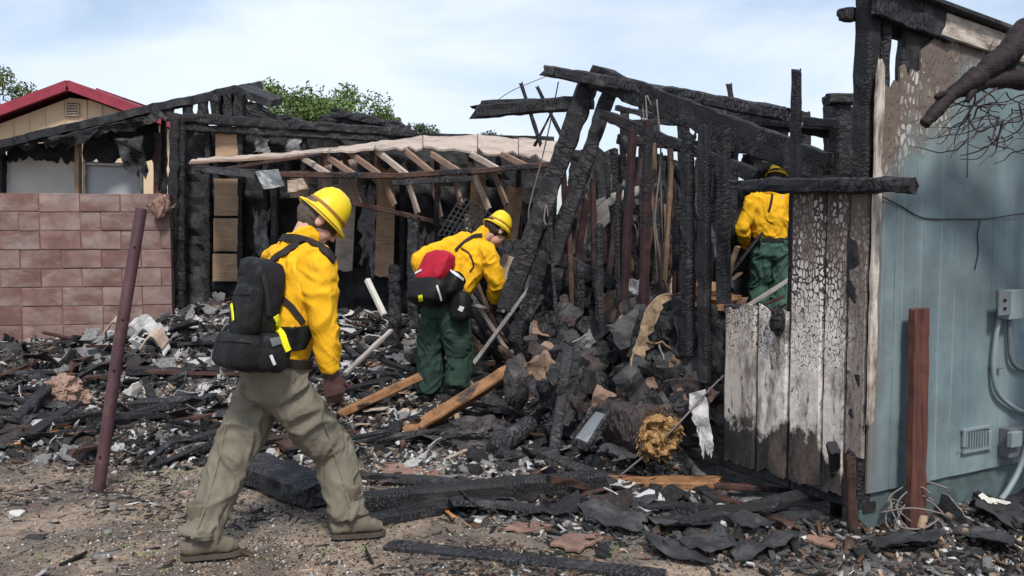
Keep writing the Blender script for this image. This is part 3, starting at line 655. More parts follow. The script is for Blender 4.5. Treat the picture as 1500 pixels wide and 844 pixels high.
wallpipe('conduit', [(1478, 468), (1479, 500), (1482, 528), (1496, 541), (1530, 544), (1600, 548)], .012, M['galv'], 'short grey conduit elbow turning right below the breaker box', 'conduit')
wallpipe('hose', [(1525, 560), (1512, 620), (1496, 680), (1478, 716), (1466, 732)], .015, M['conduit'], 'pale hose hanging down the teal wall to the ground', 'hose', .10)
mb = thing('outlet_box', 'grey utility box low on the teal wall beside the hose', 'electrical box', w2(1472, 668, .016))
w2box('case', 1462, 622, 1488, 668, .06, M['galv'], mb); w2box('cover', 1474, 630, 1490, 655, .03, M['conduit'], mb, off=.078)
vt = thing('wall_vent', 'louvred crawl-space vent low on the teal wall', 'vent', w2(1427, 662, .016))
w2box('frame', 1407, 624, 1449, 630, .018, M['conduit'], vt); w2box('frame', 1407, 655, 1449, 661, .018, M['conduit'], vt)
w2box('frame', 1407, 630, 1412, 655, .018, M['conduit'], vt); w2box('frame', 1444, 630, 1449, 655, .018, M['conduit'], vt)
w2box('backing', 1412, 630, 1444, 655, .004, M['dark'], vt, bev=0)
for q in range(8): w2box('slat', 1413.2 + q * 3.9, 630, 1415.4 + q * 3.9, 655, .012, M['conduit'], vt, off=.02, bev=0)
# thin cable along the wall
q = spline([w2(1284, 284, .03), w2(1320, 302, .02), w2(1352, 319, .02), w2(1400, 321, .02), w2(1450, 320, .02), w2(1490, 314, .03), w2(1560, 306, .03)], 6)
V, F = tubeVF(q, .0035, 6); cb = tag(obj('cable', V, F, M['cable'], None, q[0], smooth=True), 'thin dark cable strung along the teal wall', 'cable')
q = spline([w2(1436, 321, .022), w2(1432, 345, .02), w2(1433, 370, .02), w2(1428, 395, .02)], 5); V, F = tubeVF(q, .003, 6); obj('loose_end', V, F, M['cable'], cb, q[0], smooth=True)
q = spline([w2(1417, 128, .03), w2(1420, 160, .02), w2(1418, 215, .02), w2(1417, 260, .02)], 5); V, F = tubeVF(q, .0022, 5); tag(obj('wire', V, F, M['cable'], None, q[0], smooth=True), 'fine wire hanging straight down the teal wall below the branches', 'wire')
# red-brown post standing against the teal wall
gp = GT(1341, 752); pb = w2(1341, 748, .11); pt_ = w2(1347, 453, .085)
tag(beam('wooden_post', Vector((pb.x, pb.y, H(pb.x, pb.y) - .03)), pt_, .045, .105, M['redpost'], None, jag=.004, rag=(0, .012), up=D2), 'upright red-brown wooden post leaning on the teal wall', 'post')
for q in range(7):
    c_ = w2(1341, 752, .13); c_ = Vector((c_.x, c_.y, H(c_.x, c_.y))); a0 = random.uniform(0, 6.28); R0 = random.uniform(.08, .17); tl = random.uniform(-.5, .5); h0 = random.uniform(.02, .13)
    pts = [c_ + Vector((math.cos(a0 + i_ * .7) * R0 * random.uniform(.8, 1.2), math.sin(a0 + i_ * .7) * R0 * .6 - .03, h0 + .09 * math.sin(a0 * 2 + i_ * .7 + tl))) for i_ in range(8)]
    pts = [Vector((p.x, p.y, max(p.z, H(p.x, p.y) + .012))) for p in pts]
    V, F = tubeVF(spline(pts, 6), .0045, 6); tag(obj('cable_loop', V, F, M['wire'], None, pts[-1], smooth=True), 'loop of stiff brown cable coiled round the foot of the wooden post', 'cable', 'cable loops round the wooden post')

# ================================================================== BURNT WING behind the block wall
LW = 10.3
wing = thing('burnt_house', 'charred rear wing with sagging black roof behind the block wall', 'house', P(250, 440, LW))
def lb(name, x0, y0, x1, y1, w, h, mt='char', d=LW, d1=None, jag=.012, rag=(.03, .03), **k): return beam(name, P(x0, y0, d), P(x1, y1, d if d1 is None else d1), w, h, M[mt], wing, jag=jag, rag=rag, **k)
# roof slopes: thick charred shingle decks running back from the eave line
def deck(name, pts, back, th, mat, nv=8, nu=22, rag=.12, jag=.05, edges='b', rise=.35):
    a, b = pts; g = []
    ua = Vector((0, 1, 0)) * back + UP * rise
    return sheet(name, quadgrid(a + ua, b + ua, b, a, nu, nv, rag, 11, edges), th, mat, wing, jag=jag, seed=4)
deck('roof', (P(-60, 224, 9.9), P(345, 131, 10.1)), 1.1, .085, M['shingle'], rise=.23, rag=.04, jag=.018, nu=60)
deck('roof', (P(343, 131, 10.1), P(396, 152, 10.15)), .5, .085, M['shingle'], nu=10, rise=.10, jag=.015, rag=.1)
lb('rafter', -60, 230, 342, 137, .05, .05, 'char', d=10.02, d1=10.2, low=.008)
# ragged underside hanging from the eave
sheet('soffit', quadgrid(P(-60, 228, 9.98), P(205, 172, 10.05), P(212, 188, 10.1), P(-60, 236, 10.1), 46, 5, .55, 3, 'b'), .03, M['soot'], wing, jag=.05)
sheet('soffit', quadgrid(P(60, 204, 10.0), P(150, 184, 10.02), P(120, 216, 10.08), P(70, 218, 10.08), 20, 5, .5, 8, 'b'), .03, M['shingle'], wing, jag=.06)
# wall of the wing: cream panel, brown trim, grey panel
sheet('wall_panel', quadgrid(P(8, 228, 10.6), P(112, 222, 10.6), P(112, 330, 10.6), P(8, 330, 10.6), 10, 6), .03, M['offwhite'], wing)
sheet('wall_panel', quadgrid(P(122, 236, 10.55), P(208, 240, 10.55), P(208, 330, 10.55), P(122, 330, 10.55), 10, 6), .03, M['greypanel'], wing)
sheet('wall_panel', quadgrid(P(10, 214, 10.57), P(112, 206, 10.57), P(112, 242, 10.57), P(10, 236, 10.57), 22, 4, .5, 17, 'b'), .02, M['soot'], wing, jag=.02)
sheet('wall_panel', quadgrid(P(122, 196, 10.5), P(232, 180, 10.5), P(236, 246, 10.5), P(122, 242, 10.5), 18, 6, .3, 21, 'b'), .02, M['soot'], wing, jag=.03)
lb('trim', 115, 330, 115, 196, .10, .05, 'ply', d=10.48, jag=.002, up=(1, 0, 0)); lb('trim', 4, 330, 4, 225, .09, .05, 'char', d=10.55, up=(1, 0, 0))
lb('trim', 124, 330, 124, 236, .03, .03, 'cream', d=10.48, jag=.001, up=(1, 0, 0)); lb('trim', 208, 330, 208, 240, .03, .03, 'cream', d=10.50, jag=.001, up=(1, 0, 0)); lb('trim', 124, 240, 208, 243, .03, .03, 'cream', d=10.5, jag=.001)
lb('stud', 229, 330, 232, 196, .09, .06, 'char_brown', d=10.42, up=(1, 0, 0)); lb('stud', 240, 330, 240, 170, .06, .06, 'char', d=10.5, up=(1, 0, 0))
sheet('torn_sheet', quadgrid(P(170, 205, 10.15), P(208, 198, 10.15), P(220, 262, 10.2), P(186, 258, 10.1), 10, 12, .25, 31, 'b'), .012, M['tar'], wing, jag=.10)
sheet('torn_sheet', quadgrid(P(205, 162, 10.1), P(246, 160, 10.1), P(240, 172, 10.0), P(212, 180, 10.0), 8, 6, .2, 33, 'b'), .012, M['tar'], wing, jag=.10)
# charred corner post and the dark wall to its right
lb('corner_post', 252, 450, 258, 168, .09, .10, 'char_fine', d=9.9, up=(1, 0, 0)); lb('corner_post', 266, 450, 266, 170, .11, .10, 'char_big', d=9.95, up=(1, 0, 0))
for px, ya, w in ((248, 158, .10), (274, 152, .08), (296, 147, .12), (318, 142, .16), (336, 139, .20), (352, 140, .2)): lb('cripple_stud', px, 178, px + 1, ya, w, .10, 'char', d=10.15, jag=.02, up=(1, 0, 0))
sheet('gable_panel', quadgrid(P(318, 144, 10.2), P(388, 152, 10.2), P(420, 186, 10.25), P(318, 176, 10.2), 12, 8, .12, 40, 'r'), .03, M['soot'], wing, jag=.03)
sheet('gable_panel', quadgrid(P(372, 156, 10.4), P(462, 178, 10.6), P(500, 200, 10.6), P(372, 190, 10.4), 14, 6, .3, 41, 't'), .03, M['shingle'], wing, jag=.05)
for k, (x0, y0, x1, y1) in enumerate(((486, 164, 600, 188), (470, 176, 560, 182), (500, 172, 598, 198), (455, 190, 500, 168))): lb('broken_rafter', x0, y0, x1, y1, .08, .09, 'char_grey' if k == 0 else 'char', d=10.7 + .05 * k, jag=.02)
sheet('broken_roof', quadgrid(P(478, 168, 10.9), P(560, 176, 10.9), P(604, 200, 10.7), P(490, 196, 10.7), 14, 6, .35, 44, 'tb'), .03, M['shingle'], wing, jag=.10)
lb('top_plate', 254, 172, 610, 196, .12, .10, 'char', d=9.95, d1=10.1); lb('top_plate', 256, 186, 612, 206, .10, .08, 'char_grey', d=9.98, d1=10.12)
sheet('wall_panel', quadgrid(P(262, 186, 10.2), P(812, 200, 10.5), P(812, 480, 10.5), P(262, 480, 10.2), 50, 26), .03, M['soot'], wing, jag=.06, seed=9)
for px, ya, yb, w, mt in ((305, 190, 440, .09, 'char'), (353, 190, 440, .09, 'char'), (390, 190, 420, .10, 'char'), (405, 255, 420, .05, 'maroon'), (445, 190, 400, .09, 'char'), (478, 215, 400, .08, 'maroon'), (540, 230, 410, .08, 'char'), (590, 230, 410, .12, 'char'), (640, 230, 420, .08, 'maroon'), (690, 230, 430, .09, 'char'), (730, 225, 430, .12, 'char'), (760, 225, 430, .09, 'maroon')):
    lb('stud', px, yb, px, ya, w, .06, mt, d=10.12, up=(1, 0, 0))
# surviving plywood between the studs
for x0, x1, ya, yb in ((316, 352, 194, 232), (314, 352, 262, 316), (313, 351, 320, 368), (312, 350, 372, 412)): sheet('plywood', quadgrid(P(x0, ya, 10.1), P(x1, ya, 10.1), P(x1, yb, 10.1), P(x0, yb, 10.1), 4, 4), .02, M['ply'], wing, jag=.006, seed=ya)
for x0, x1, ya, yb, dx, mt in ((553, 580, 240, 410, -4, 'ply'), (498, 524, 232, 400, -8, 'tan'), (425, 452, 250, 290, 0, 'pale'), (466, 486, 240, 300, 0, 'tan'), (690, 712, 250, 400, -6, 'ply'), (742, 768, 270, 380, -14, 'ply')): sheet('plywood', quadgrid(P(x0, ya, 10.06), P(x1, ya, 10.06), P(x1 + dx, yb, 10.06), P(x0 + dx, yb, 10.06), 4, 8, .06, ya, 'bt'), .02, M[mt], wing, jag=.01, seed=x0)
for x0, ya, yb in ((528, 270, 400), (372, 200, 225), (420, 198, 226), (372, 300, 380), (600, 330, 420), (612, 340, 430), (444, 300, 330)): sheet('ash_crust', quadgrid(P(x0, ya, 10.05), P(x0 + 26, ya, 10.05), P(x0 + 22, yb, 10.05), P(x0 - 3, yb, 10.05), 7, 10, .3, x0, 'tblr'), .02, M['ashgrey'], wing, jag=.06, seed=x0)

# ================================================================== FALLEN PATIO ROOF in front of the wing
roof = thing('collapsed_roof', 'collapsed tan patio roof with bare rafters sagging over the rubble', 'roof', P(560, 250, 8.7))
def rb(name, x0, y0, d0, x1, y1, d1, w, h, mt, jag=.0025, rag=(.02, .02), **k): return beam(name, P(x0, y0, d0), P(x1, y1, d1), w, h, M[mt], roof, jag=jag, rag=rag, **k)
ft = [(278, 238, 8.6), (420, 230, 8.6), (480, 223, 8.6), (548, 219, 8.62), (620, 220, 8.65), (700, 224, 8.7), (760, 229, 8.72), (818, 238, 8.72)]
bt = [(300, 233, 9.9), (430, 223, 9.9), (500, 216, 9.9), (556, 208, 9.9), (620, 200, 9.9), (700, 199, 9.9), (760, 203, 9.9), (822, 210, 9.9)]
for i in range(len(ft) - 1):
    sheet('sheathing_panel', quadgrid(P(*bt[i]), P(*bt[i + 1]) - Vector((.008, 0, 0)), P(*ft[i + 1]) - Vector((.008, 0, 0)), P(*ft[i]), 7, 6, .22 if i > 2 else .05, 60 + i, 'b'), .02, M['tan'], roof, jag=.02, seed=i)
rb('fascia', 278, 239, 8.56, 430, 231, 8.57, .02, .022, 'brownlumber', jag=.004); rb('fascia', 300, 252, 8.50, 470, 226, 8.52, .03, .03, 'char_brown')
# dark fallen front beam with a steel edge
for k, (a, b) in enumerate((((288, 247, 8.45), (420, 256, 8.4)), ((408, 256, 8.4), (590, 258, 8.4)), ((580, 258, 8.4), (700, 250, 8.4)), ((690, 252, 8.4), (818, 240, 8.4)))): rb('front_beam', *a, *b, .06, .055, 'char_brown' if k else 'char', jag=.003)
rb('beam_edge', 575, 268, 8.37, 690, 262, 8.37, .03, .05, 'char_grey')
rb('lower_rail', 505, 294, 8.9, 650, 328, 8.8, .05, .05, 'char_brown', jag=.005); rb('lower_rail', 640, 322, 8.8, 700, 336, 8.8, .045, .045, 'char')
for k, x in enumerate((438, 474, 512, 552, 592, 632, 690, 735)):
    yb = 228 - (x - 438) * .055 if x < 600 else 226
    rb('rafter', x, yb, 8.75, x + 44, 256 - max(0, x - 600) * .06, 8.46, .034, .058, 'tan' if k % 3 == 0 else 'brownlumber')
for k, (x0, y0, x1, y1) in enumerate(((468, 232, 482, 300), (503, 228, 528, 300), (544, 222, 578, 300), (590, 240, 612, 312), (626, 240, 646, 318), (660, 240, 676, 300), (688, 240, 716, 306), (716, 236, 742, 300))): rb('joist', x0, y0, 9.2, x1, y1, 9.0, .034, .06, 'brownlumber' if k % 3 else 'tan')
sheet('flashing', quadgrid(P(374, 252, 8.35), P(408, 248, 8.35), P(417, 272, 8.30), P(388, 280, 8.28), 6, 6, .05, 70, 'b'), .004, M['galv'], roof, jag=.03)
sheet('flashing', quadgrid(P(290, 246, 8.42), P(372, 250, 8.40), P(374, 262, 8.36), P(300, 254, 8.40), 8, 3, .1, 71, 'b'), .004, M['char_grey'], roof, jag=.03)
sheet('torn_panel', quadgrid(P(420, 264, 8.6), P(444, 262, 8.6), P(454, 278, 8.55), P(422, 282, 8.6), 5, 5, .1, 72, 'b'), .012, M['pale'], roof, jag=.03)
beam('prop', P(398, 450, 9.2), P(404, 243, 8.7), .05, .05, M['char'], roof, jag=.006, up=(1, 0, 0)); beam('prop', P(640, 470, 9.2), P(640, 258, 8.6), .06, .05, M['char'], roof, jag=.006, up=(1, 0, 0))

# ================================================================== BEIGE NEIGHBOUR HOUSE
nb = thing('neighbour_house', 'beige neighbour house with crimson gable trim above the charred roof', 'house', P(100, 330, 20))
D = 20.0; PK = P(112, 133, D); SLOPE = .365; FL = 0.0
def gab(x): return PK.z - abs(x - PK.x) * SLOPE
V = []; xs = np.linspace(PK.x - 4.2, PK.x + 2.1, 15)
for yy in (D, D + 8):
    for x in xs: V += [(x, yy, FL), (x, yy, gab(x) - .1)]
n2 = len(xs) * 2; F = []
for b, rv in ((0, 0), (n2, 1)):
    for i in range(len(xs) - 1):
        f = (b + 2 * i, b + 2 * i + 2, b + 2 * i + 3, b + 2 * i + 1); F.append(tuple(reversed(f)) if rv else f)
F += [(0, 1, n2 + 1, n2), (n2 - 2, 2 * n2 - 2, 2 * n2 - 1, n2 - 1)]
obj('wall', V, F, M['beige'], nb, (PK.x, D, FL))
for s_ in (-1, 1):
    hw_ = 4.8 if s_ < 0 else 2.3; e = Vector((PK.x + s_ * hw_, D - .35, gab(PK.x + hw_))); r0 = Vector((PK.x, D - .35, PK.z))
    g = [[r0 + Vector((0, -.02, .12)), e + Vector((0, -.02, .12))], [r0 + Vector((0, 9, .12)), e + Vector((0, 9, .12))]]
    sheet('roof', g, .10, M['redroof'], nb)
    beam('fascia', r0 + Vector((0, -.05, .06)), e + Vector((0, -.05, .06)), .05, .22, M['redtrim'], nb, jag=0)
    r1 = P(140, 137, 23.5); e1 = r1 + (e - r0)
    if s_ > 0:
        e1 = r1 + (e1 - r1) * .3
        beam('fascia', r1, e1, .05, .22, M['redtrim'], nb, jag=0); sheet('roof', [[r1 + Vector((0, 0, .1)), e1 + Vector((0, 0, .1))], [r1 + Vector((0, 5, .1)), e1 + Vector((0, 5, .1))]], .1, M['redroof'], nb)
for px in (20, 43, 66, 95, 128, 150): beam('batten', P(px, 200, D - .02), Vector((P(px, 170, D).x, D - .02, gab(P(px, 170, D).x) - .12)), .02, .02, M['beige'], nb, jag=0, up=(0, 1, 0))
for x0, x1 in ((97, 98.5), (115.5, 117)): beam('vent_frame', P(x0, 170, D - .03), P(x0, 151, D - .03), .03, .05, M['beige'], nb, jag=0, up=(0, 1, 0))
for q in range(5): beam('vent_slat', P(98, 153.5 + q * 3.9, D - .05), P(116, 153.5 + q * 3.9, D - .05), .05, .028, M['tan'], nb, jag=0, roll=.6)
V, F = boxVF(.27, .01, .30, P(107, 161, D - .008)); obj('vent_backing', V, F, M['hliner'], nb, P(107, 170, D))

# ================================================================== TREES
def tree(name, label, px, ytop, d, width, crown_h, mat, n=2600, leaf=.16, clumps=26, seed=1, group=None, gap=.0, conic=False):
    q = np.random.default_rng(seed); top = P(px, ytop, d); base = Vector((top.x, top.y, 0.0))
    t = thing(name, label, 'tree', base, group); cz = top.z - crown_h / 2
    pts = [base - UP * .1, base + UP * (cz * .5) + Vector((.1, 0, 0)), Vector((base.x, base.y, cz + crown_h * .25))]
    tube('trunk', spline(pts, 5), list(np.linspace(.035 * width + .07, .03, 11)), M['trunk'], t)
    cl = []
    while len(cl) < clumps:
        v = q.normal(size=3); v /= np.linalg.norm(v); r = q.random() ** .45; z = v[2] * r
        wf = (1 - .75 * (z * .5 + .5)) * 1.25 if conic else 1
        cl.append((base.x + v[0] * r * width / 2 * wf, base.y + v[1] * r * width / 2 * wf, cz + z * crown_h / 2 * .9, q.uniform(.10, .22) * width * (.7 if conic else 1), q.random()))
    for k in range(0, clumps, 3):
        c = cl[k]; tube('limb', spline([Vector((base.x, base.y, cz - crown_h * .25)), Vector(((base.x + c[0]) / 2, (base.y + c[1]) / 2, (cz - crown_h * .2 + c[2]) / 2)), Vector(c[:3])], 4), list(np.linspace(.05, .012, 9)), M['trunk'], t, k=5)
    per = n // clumps; V = np.zeros((clumps * per, 4, 3)); C = np.zeros((clumps * per, 4, 4)); C[..., 3] = 1
    for k, c in enumerate(cl):
        v = q.normal(size=(per, 3)); v /= np.linalg.norm(v, axis=1, keepdims=True); r = (q.random(per) ** .5)[:, None] * c[3]
        p = np.array(c[:3]) + v * r * np.array([1.15, 1.15, .8])
        a = q.normal(size=(per, 3)); a /= np.linalg.norm(a, axis=1, keepdims=True); b = np.cross(a, q.normal(size=(per, 3))); b /= np.linalg.norm(b, axis=1, keepdims=True)
        sz = leaf * q.uniform(.6, 1.3, (per, 1))
        V[k * per:(k + 1) * per] = np.stack([p - a * sz, p + b * sz * .42, p + a * sz, p - b * sz * .42], 1)
        C[k * per:(k + 1) * per, :, :3] = np.clip(c[4] * .5 + q.random((per, 1, 1)) * .5, 0, 1)
    Fq = np.arange(len(V) * 4).reshape(-1, 4)
    obj('crown', V.reshape(-1, 3), Fq, mat, t, Vector((base.x, base.y, cz)), colors=C.reshape(-1, 4))
    return t
tree('tree', 'bright green round-topped tree rising behind the charred ridge', 428, 110, 27, 2.9, 3.2, M['leaf'], 15000, .07, 60, 1)
tree('tree', 'green spreading tree with a flat top behind the burnt wing', 506, 128, 28, 3.2, 3.0, M['leaf'], 15000, .07, 60, 2)
tree('tree', 'low green tree showing beside the broken black rafters', 466, 140, 30, 2.4, 2.8, M['leaf'], 12000, .07, 50, 12)
tree('tree', 'sparse dark tree behind the tip of the broken rafters', 572, 158, 30, 1.4, 2.4, M['leaf_dark'], 4200, .06, 30, 3)
tree('tree', 'low dark shrubby tree just above the fallen patio roof', 628, 176, 30, 1.7, 1.9, M['leaf_dark'], 4500, .06, 30, 4)
tree('tree', 'tiny dark treetop between the patio roof and the leaning posts', 722, 192, 34, 1.5, 1.4, M['leaf_dark'], 2600, .055, 26, 5)
tree('tree', 'tall pine with clumped needles beside the neighbour house', -4, 84, 26, 2.3, 4.4, M['leaf_pine'], 12000, .065, 40, 6, conic=False)
# ================================================================== PEOPLE
from mathutils.bvhtree import BVHTree
def ell(pts, rads, side, k=20, sub=4):
    """a loft of ellipses through pts: (half width along side, half depth) at each"""
    P3 = spline(pts, sub); n0 = len(pts); R3 = []
    for i in range(len(P3)):
        t = min(i / sub, n0 - 1 - 1e-6); a = int(t); f = t - a; f = f * f * (3 - 2 * f)
        R3.append((rads[a][0] * (1 - f) + rads[a + 1][0] * f, rads[a][1] * (1 - f) + rads[a + 1][1] * f))
    V = []; F = []; n = len(P3); side = Vector(side)
    for i, p in enumerate(P3):
        t = (P3[min(i + 1, n - 1)] - P3[max(i - 1, 0)]).normalized(); u = (side - t * side.dot(t)).normalized(); v = t.cross(u)
        for j in range(k):
            a = 2 * math.pi * j / k; V.append(p + u * (R3[i][0] * math.cos(a)) + v * (R3[i][1] * math.sin(a)))
    for i in range(n - 1):
        for j in range(k): j2 = (j + 1) % k; F.append((i * k + j, i * k + j2, (i + 1) * k + j2, (i + 1) * k + j))
    F.append(tuple(range(k - 1, -1, -1))); F.append(tuple(range((n - 1) * k, n * k)))
    return V, F
def ball(c, r, m=None, sub=3):
    bm = bmesh.new(); bmesh.ops.create_icosphere(bm, subdivisions=sub, radius=1); c = Vector(c)
    V = [Vector((v.co.x * r[0], v.co.y * r[1], v.co.z * r[2])) + c for v in bm.verts]; F = [tuple(v.index for v in f.verts) for f in bm.faces]; bm.free()
    return ([m @ v for v in V] if m is not None else V), F
def remesh(parts, voxel, smooth=2, dec=1.0):
    """fuse closed pieces into one continuous skin"""
    V, F = join(*parts); me = mesh('tmp', V, F); o = bpy.data.objects.new('tmp', me); COL.objects.link(o)
    m = o.modifiers.new('r', 'REMESH'); m.mode = 'VOXEL'; m.voxel_size = voxel
    if smooth: m = o.modifiers.new('s', 'SMOOTH'); m.iterations = smooth; m.factor = .5
    if dec < 1: m = o.modifiers.new('d', 'DECIMATE'); m.ratio = dec
    ev = o.evaluated_get(bpy.context.evaluated_depsgraph_get()); me2 = bpy.data.meshes.new_from_object(ev)
    n = len(me2.vertices); co = np.zeros(n * 3); me2.vertices.foreach_get('co', co); no = np.zeros(n * 3)
    me2.vertices.foreach_get('normal', no); fs = [tuple(p.vertices) for p in me2.polygons]
    bpy.data.objects.remove(o); bpy.data.meshes.remove(me); bpy.data.meshes.remove(me2)
    return co.reshape(-1, 3), no.reshape(-1, 3), fs
def folds(co, no, amp, seed, rot=0.5, scale=(15, 15, 6), warp=.05):
    """drapes and creases pushed into cloth"""
    c, s = math.cos(rot), math.sin(rot); q = co.copy()
    w = np.stack([vn(co * 6 + 3, seed), vn(co * 6 + 40, seed + 1), vn(co * 6 + 80, seed + 2)], 1) * warp; q = q + w
    z = q[:, 2] * c + q[:, 0] * s; x = q[:, 0] * c - q[:, 2] * s
    rid = lambda t_: 1 - 2.6 * np.abs(t_) ** .75
    a = rid(vn(np.stack([x * scale[0], q[:, 1] * scale[1], z * scale[2]], 1), seed + 5))
    b = rid(vn(np.stack([(x * .6 + z * .8) * scale[0] * 1.5, q[:, 1] * 12, (z * .6 - x * .8) * scale[2] * 1.2], 1) + 9, seed + 7))
    l = vn(co * 5 + 11, seed + 9)
    return co + no * (amp * (.8 * a + .45 * b * (l > -.3) + .7 * l))[:, None]
def hand(wr, d, nrm, thumb, curl=.35, s=1.0, fat=1.0):
    d = Vector(d).normalized(); nrm = Vector(nrm); nrm = (nrm - d * nrm.dot(d)).normalized(); sd = Vector(thumb); sd = (sd - d * sd.dot(d) - nrm * sd.dot(nrm)).normalized()
    out = [ell([wr - d * .03 * s, wr + d * .015 * s, wr + d * .05 * s, wr + d * .092 * s], [(.028 * fat, .021 * fat), (.031 * fat, .020 * fat), (.042 * fat, .017 * fat), (.040 * fat, .013 * fat)], sd, 14, 3)]
    for o_, L in ((.030, .070), (.010, .078), (-.010, .073), (-.029, .057)):
        p = wr + d * (.084 * s) + sd * o_ * s; pts = [p - d * .012, p]; a = curl * .5
        for q in (.45, .32, .23):
            a += curl; p = p + (d * math.cos(a) + nrm * math.sin(a)) * (L * q * s); pts.append(p)
        out.append(ell(pts, [(.0095 * fat, .0095 * fat)] * 3 + [(.0085 * fat, .0085 * fat), (.0065 * fat, .0065 * fat)], sd, 8, 2))
    p = wr + d * .018 * s + sd * .022 * s; pts = [p]; v = (sd * .75 + d * .75 + nrm * .35).normalized()
    for q, b in ((.036, 0), (.032, .35), (.024, .7)): p = p + (v * (1 - b * .5) + d * b * .6).normalized() * q * s; pts.append(p)
    out.append(ell(pts, [(.014 * fat, .013 * fat), (.012 * fat, .011 * fat), (.0105 * fat, .010 * fat), (.007 * fat, .007 * fat)], nrm, 8, 2))
    return out
def headframe(c, yaw, pitch, tilt=0.0):
    return Matrix.Translation(Vector(c)) @ Matrix.Rotation(yaw, 4, 'Z') @ Matrix.Rotation(tilt, 4, 'X') @ Matrix.Rotation(pitch, 4, 'Y')
def head_parts(m):
    b = lambda c, r: ball(c, r, m)
    return [b((-.012, 0, .03), (.098, .077, .092)), b((.028, 0, -.045), (.066, .060, .078)), b((.062, 0, -.098), (.030, .030, .022)),
            xf(ell([(.088, 0, .022), (.104, 0, -.005), (.110, 0, -.032)], [(.008, .008), (.011, .012), (.016, .013)], (0, 1, 0), 10, 3), m),
            xf(ell([(.074, -.045, .018), (.090, -.015, .024), (.090, .015, .024), (.074, .045, .018)], [(.010, .010)] * 4, (0, 0, 1), 8, 3), m),
            b((.062, .038, -.030), (.026, .022, .026)), b((.062, -.038, -.030), (.026, .022, .026)),
            xf(ell([(.080, -.024, -.070), (.094, 0, -.066), (.080, .024, -.070)], [(.008, .007), (.010, .009), (.008, .007)], (0, 0, 1), 8, 3), m),
            b((-.006, .080, -.006), (.022, .011, .034)), b((-.006, -.080, -.006), (.022, .011, .034))]
def helmet(m, par):
    prof = [(0, .130), (.30, .127), (.58, .110), (.80, .078), (.93, .035), (.985, .0), (1.04, -.010), (1.20, -.022), (1.23, -.028), (1.20, -.033), (1.05, -.022), (.93, -.006), (.87, .03), (.74, .07), (.5, .10), (0, .118)]
    k = 40; V = []; F = []
    for i, (r, z) in enumerate(prof):
        for j in range(k):
            a = 2 * math.pi * j / k; rx, ry = .108, .094; ca, sa = math.cos(a), math.sin(a)
            ex = 1 + (.10 * max(0, ca) if r > 1.1 else 0) + (.05 * max(0, -ca) if r > 1.1 else 0)
            zz = z + (.012 * math.exp(-(sa * r / .22) ** 2) * (r < .95) * (i < 6)) - (.010 * abs(sa) if r > 1.1 else 0)
            V.append(m @ Vector((ca * rx * r * ex, sa * ry * r, zz * .94 + .046)))
    for i in range(len(prof) - 1):
        for j in range(k): j2 = (j + 1) % k; F.append((i * k + j, (i + 1) * k + j, (i + 1) * k + j2, i * k + j2))
    h = obj('helmet', V, F, M['helmet'], par, m @ Vector((0, 0, .04)), smooth=True)
    def ring(name, rx, ry, z0, z1, th, mat, dz=0.0):
        V = []; F = []
        for j in range(k):
            a = 2 * math.pi * j / k
            for rr_, z in ((0, z0), (th, z0), (th, z1), (0, z1)): V.append(m @ Vector((math.cos(a) * (rx + rr_), math.sin(a) * (ry + rr_), z + dz * math.cos(a))))
        for j in range(k):
            for q in range(4): F.append((j * 4 + q, ((j + 1) % k) * 4 + q, ((j + 1) % k) * 4 + (q + 1) % 4, j * 4 + (q + 1) % 4))
        return obj(name, V, F, mat, h, m @ Vector((0, 0, .04)), smooth=False)
    ring('band', .1045, .0910, .054, .067, .0045, M['hband'])
    ring('liner', .096, .080, -.020, .008, .004, M['hliner'], .012)
    ring('brim_edge', .1335, .1155, .016, .021, .002, M['hband'])
    return h
def rbox(c, ax, h, e=.35, n=26, wr=.0, seed=0):
    """soft bag: superellipsoid with half sizes h along axes ax"""
    V = []; F = []; sp = lambda x, p: math.copysign(abs(x) ** p, x)
    for i in range(n + 1):
        t = -math.pi / 2 + math.pi * i / n
        for j in range(2 * n):
            a = 2 * math.pi * j / (2 * n)
            q = [sp(math.cos(t), e) * sp(math.cos(a), e), sp(math.cos(t), e) * sp(math.sin(a), e), sp(math.sin(t), e)]
            p = Vector(c) + sum((Vector(ax[b]) * (q[b] * h[b]) for b in range(3)), Vector((0, 0, 0)))
            V.append(p)
    for i in range(n):
        for j in range(2 * n): j2 = (j + 1) % (2 * n); F.append((i * 2 * n + j, i * 2 * n + j2, (i + 1) * 2 * n + j2, (i + 1) * 2 * n + j))
    if wr:
        A_ = np.array([tuple(v) for v in V]); C_ = np.array(tuple(c)); dr = A_ - C_; dr /= np.maximum(np.linalg.norm(dr, axis=1, keepdims=True), 1e-6)
        A_ = A_ + dr * (wr * (1 - 2 * np.abs(vn(A_ * 16 + seed, seed))) + wr * vn(A_ * 7 + seed, seed + 1))[:, None]; V = [Vector(v) for v in A_]
    return V, F
def bvh(*vf):
    V, F = join(*[([tuple(v) for v in a], b) for a, b in vf]); return BVHTree.FromPolygons([tuple(v) for v in V], F)
def cast(t, px, py, lift=.006):
    o = Vector((0, 0, CAM_H)); d = ray(px, py).normalized(); loc, no, _, _ = t.ray_cast(o, d)
    if loc is None: return None
    if no.dot(d) > 0: no = -no
    return loc + no * lift, no
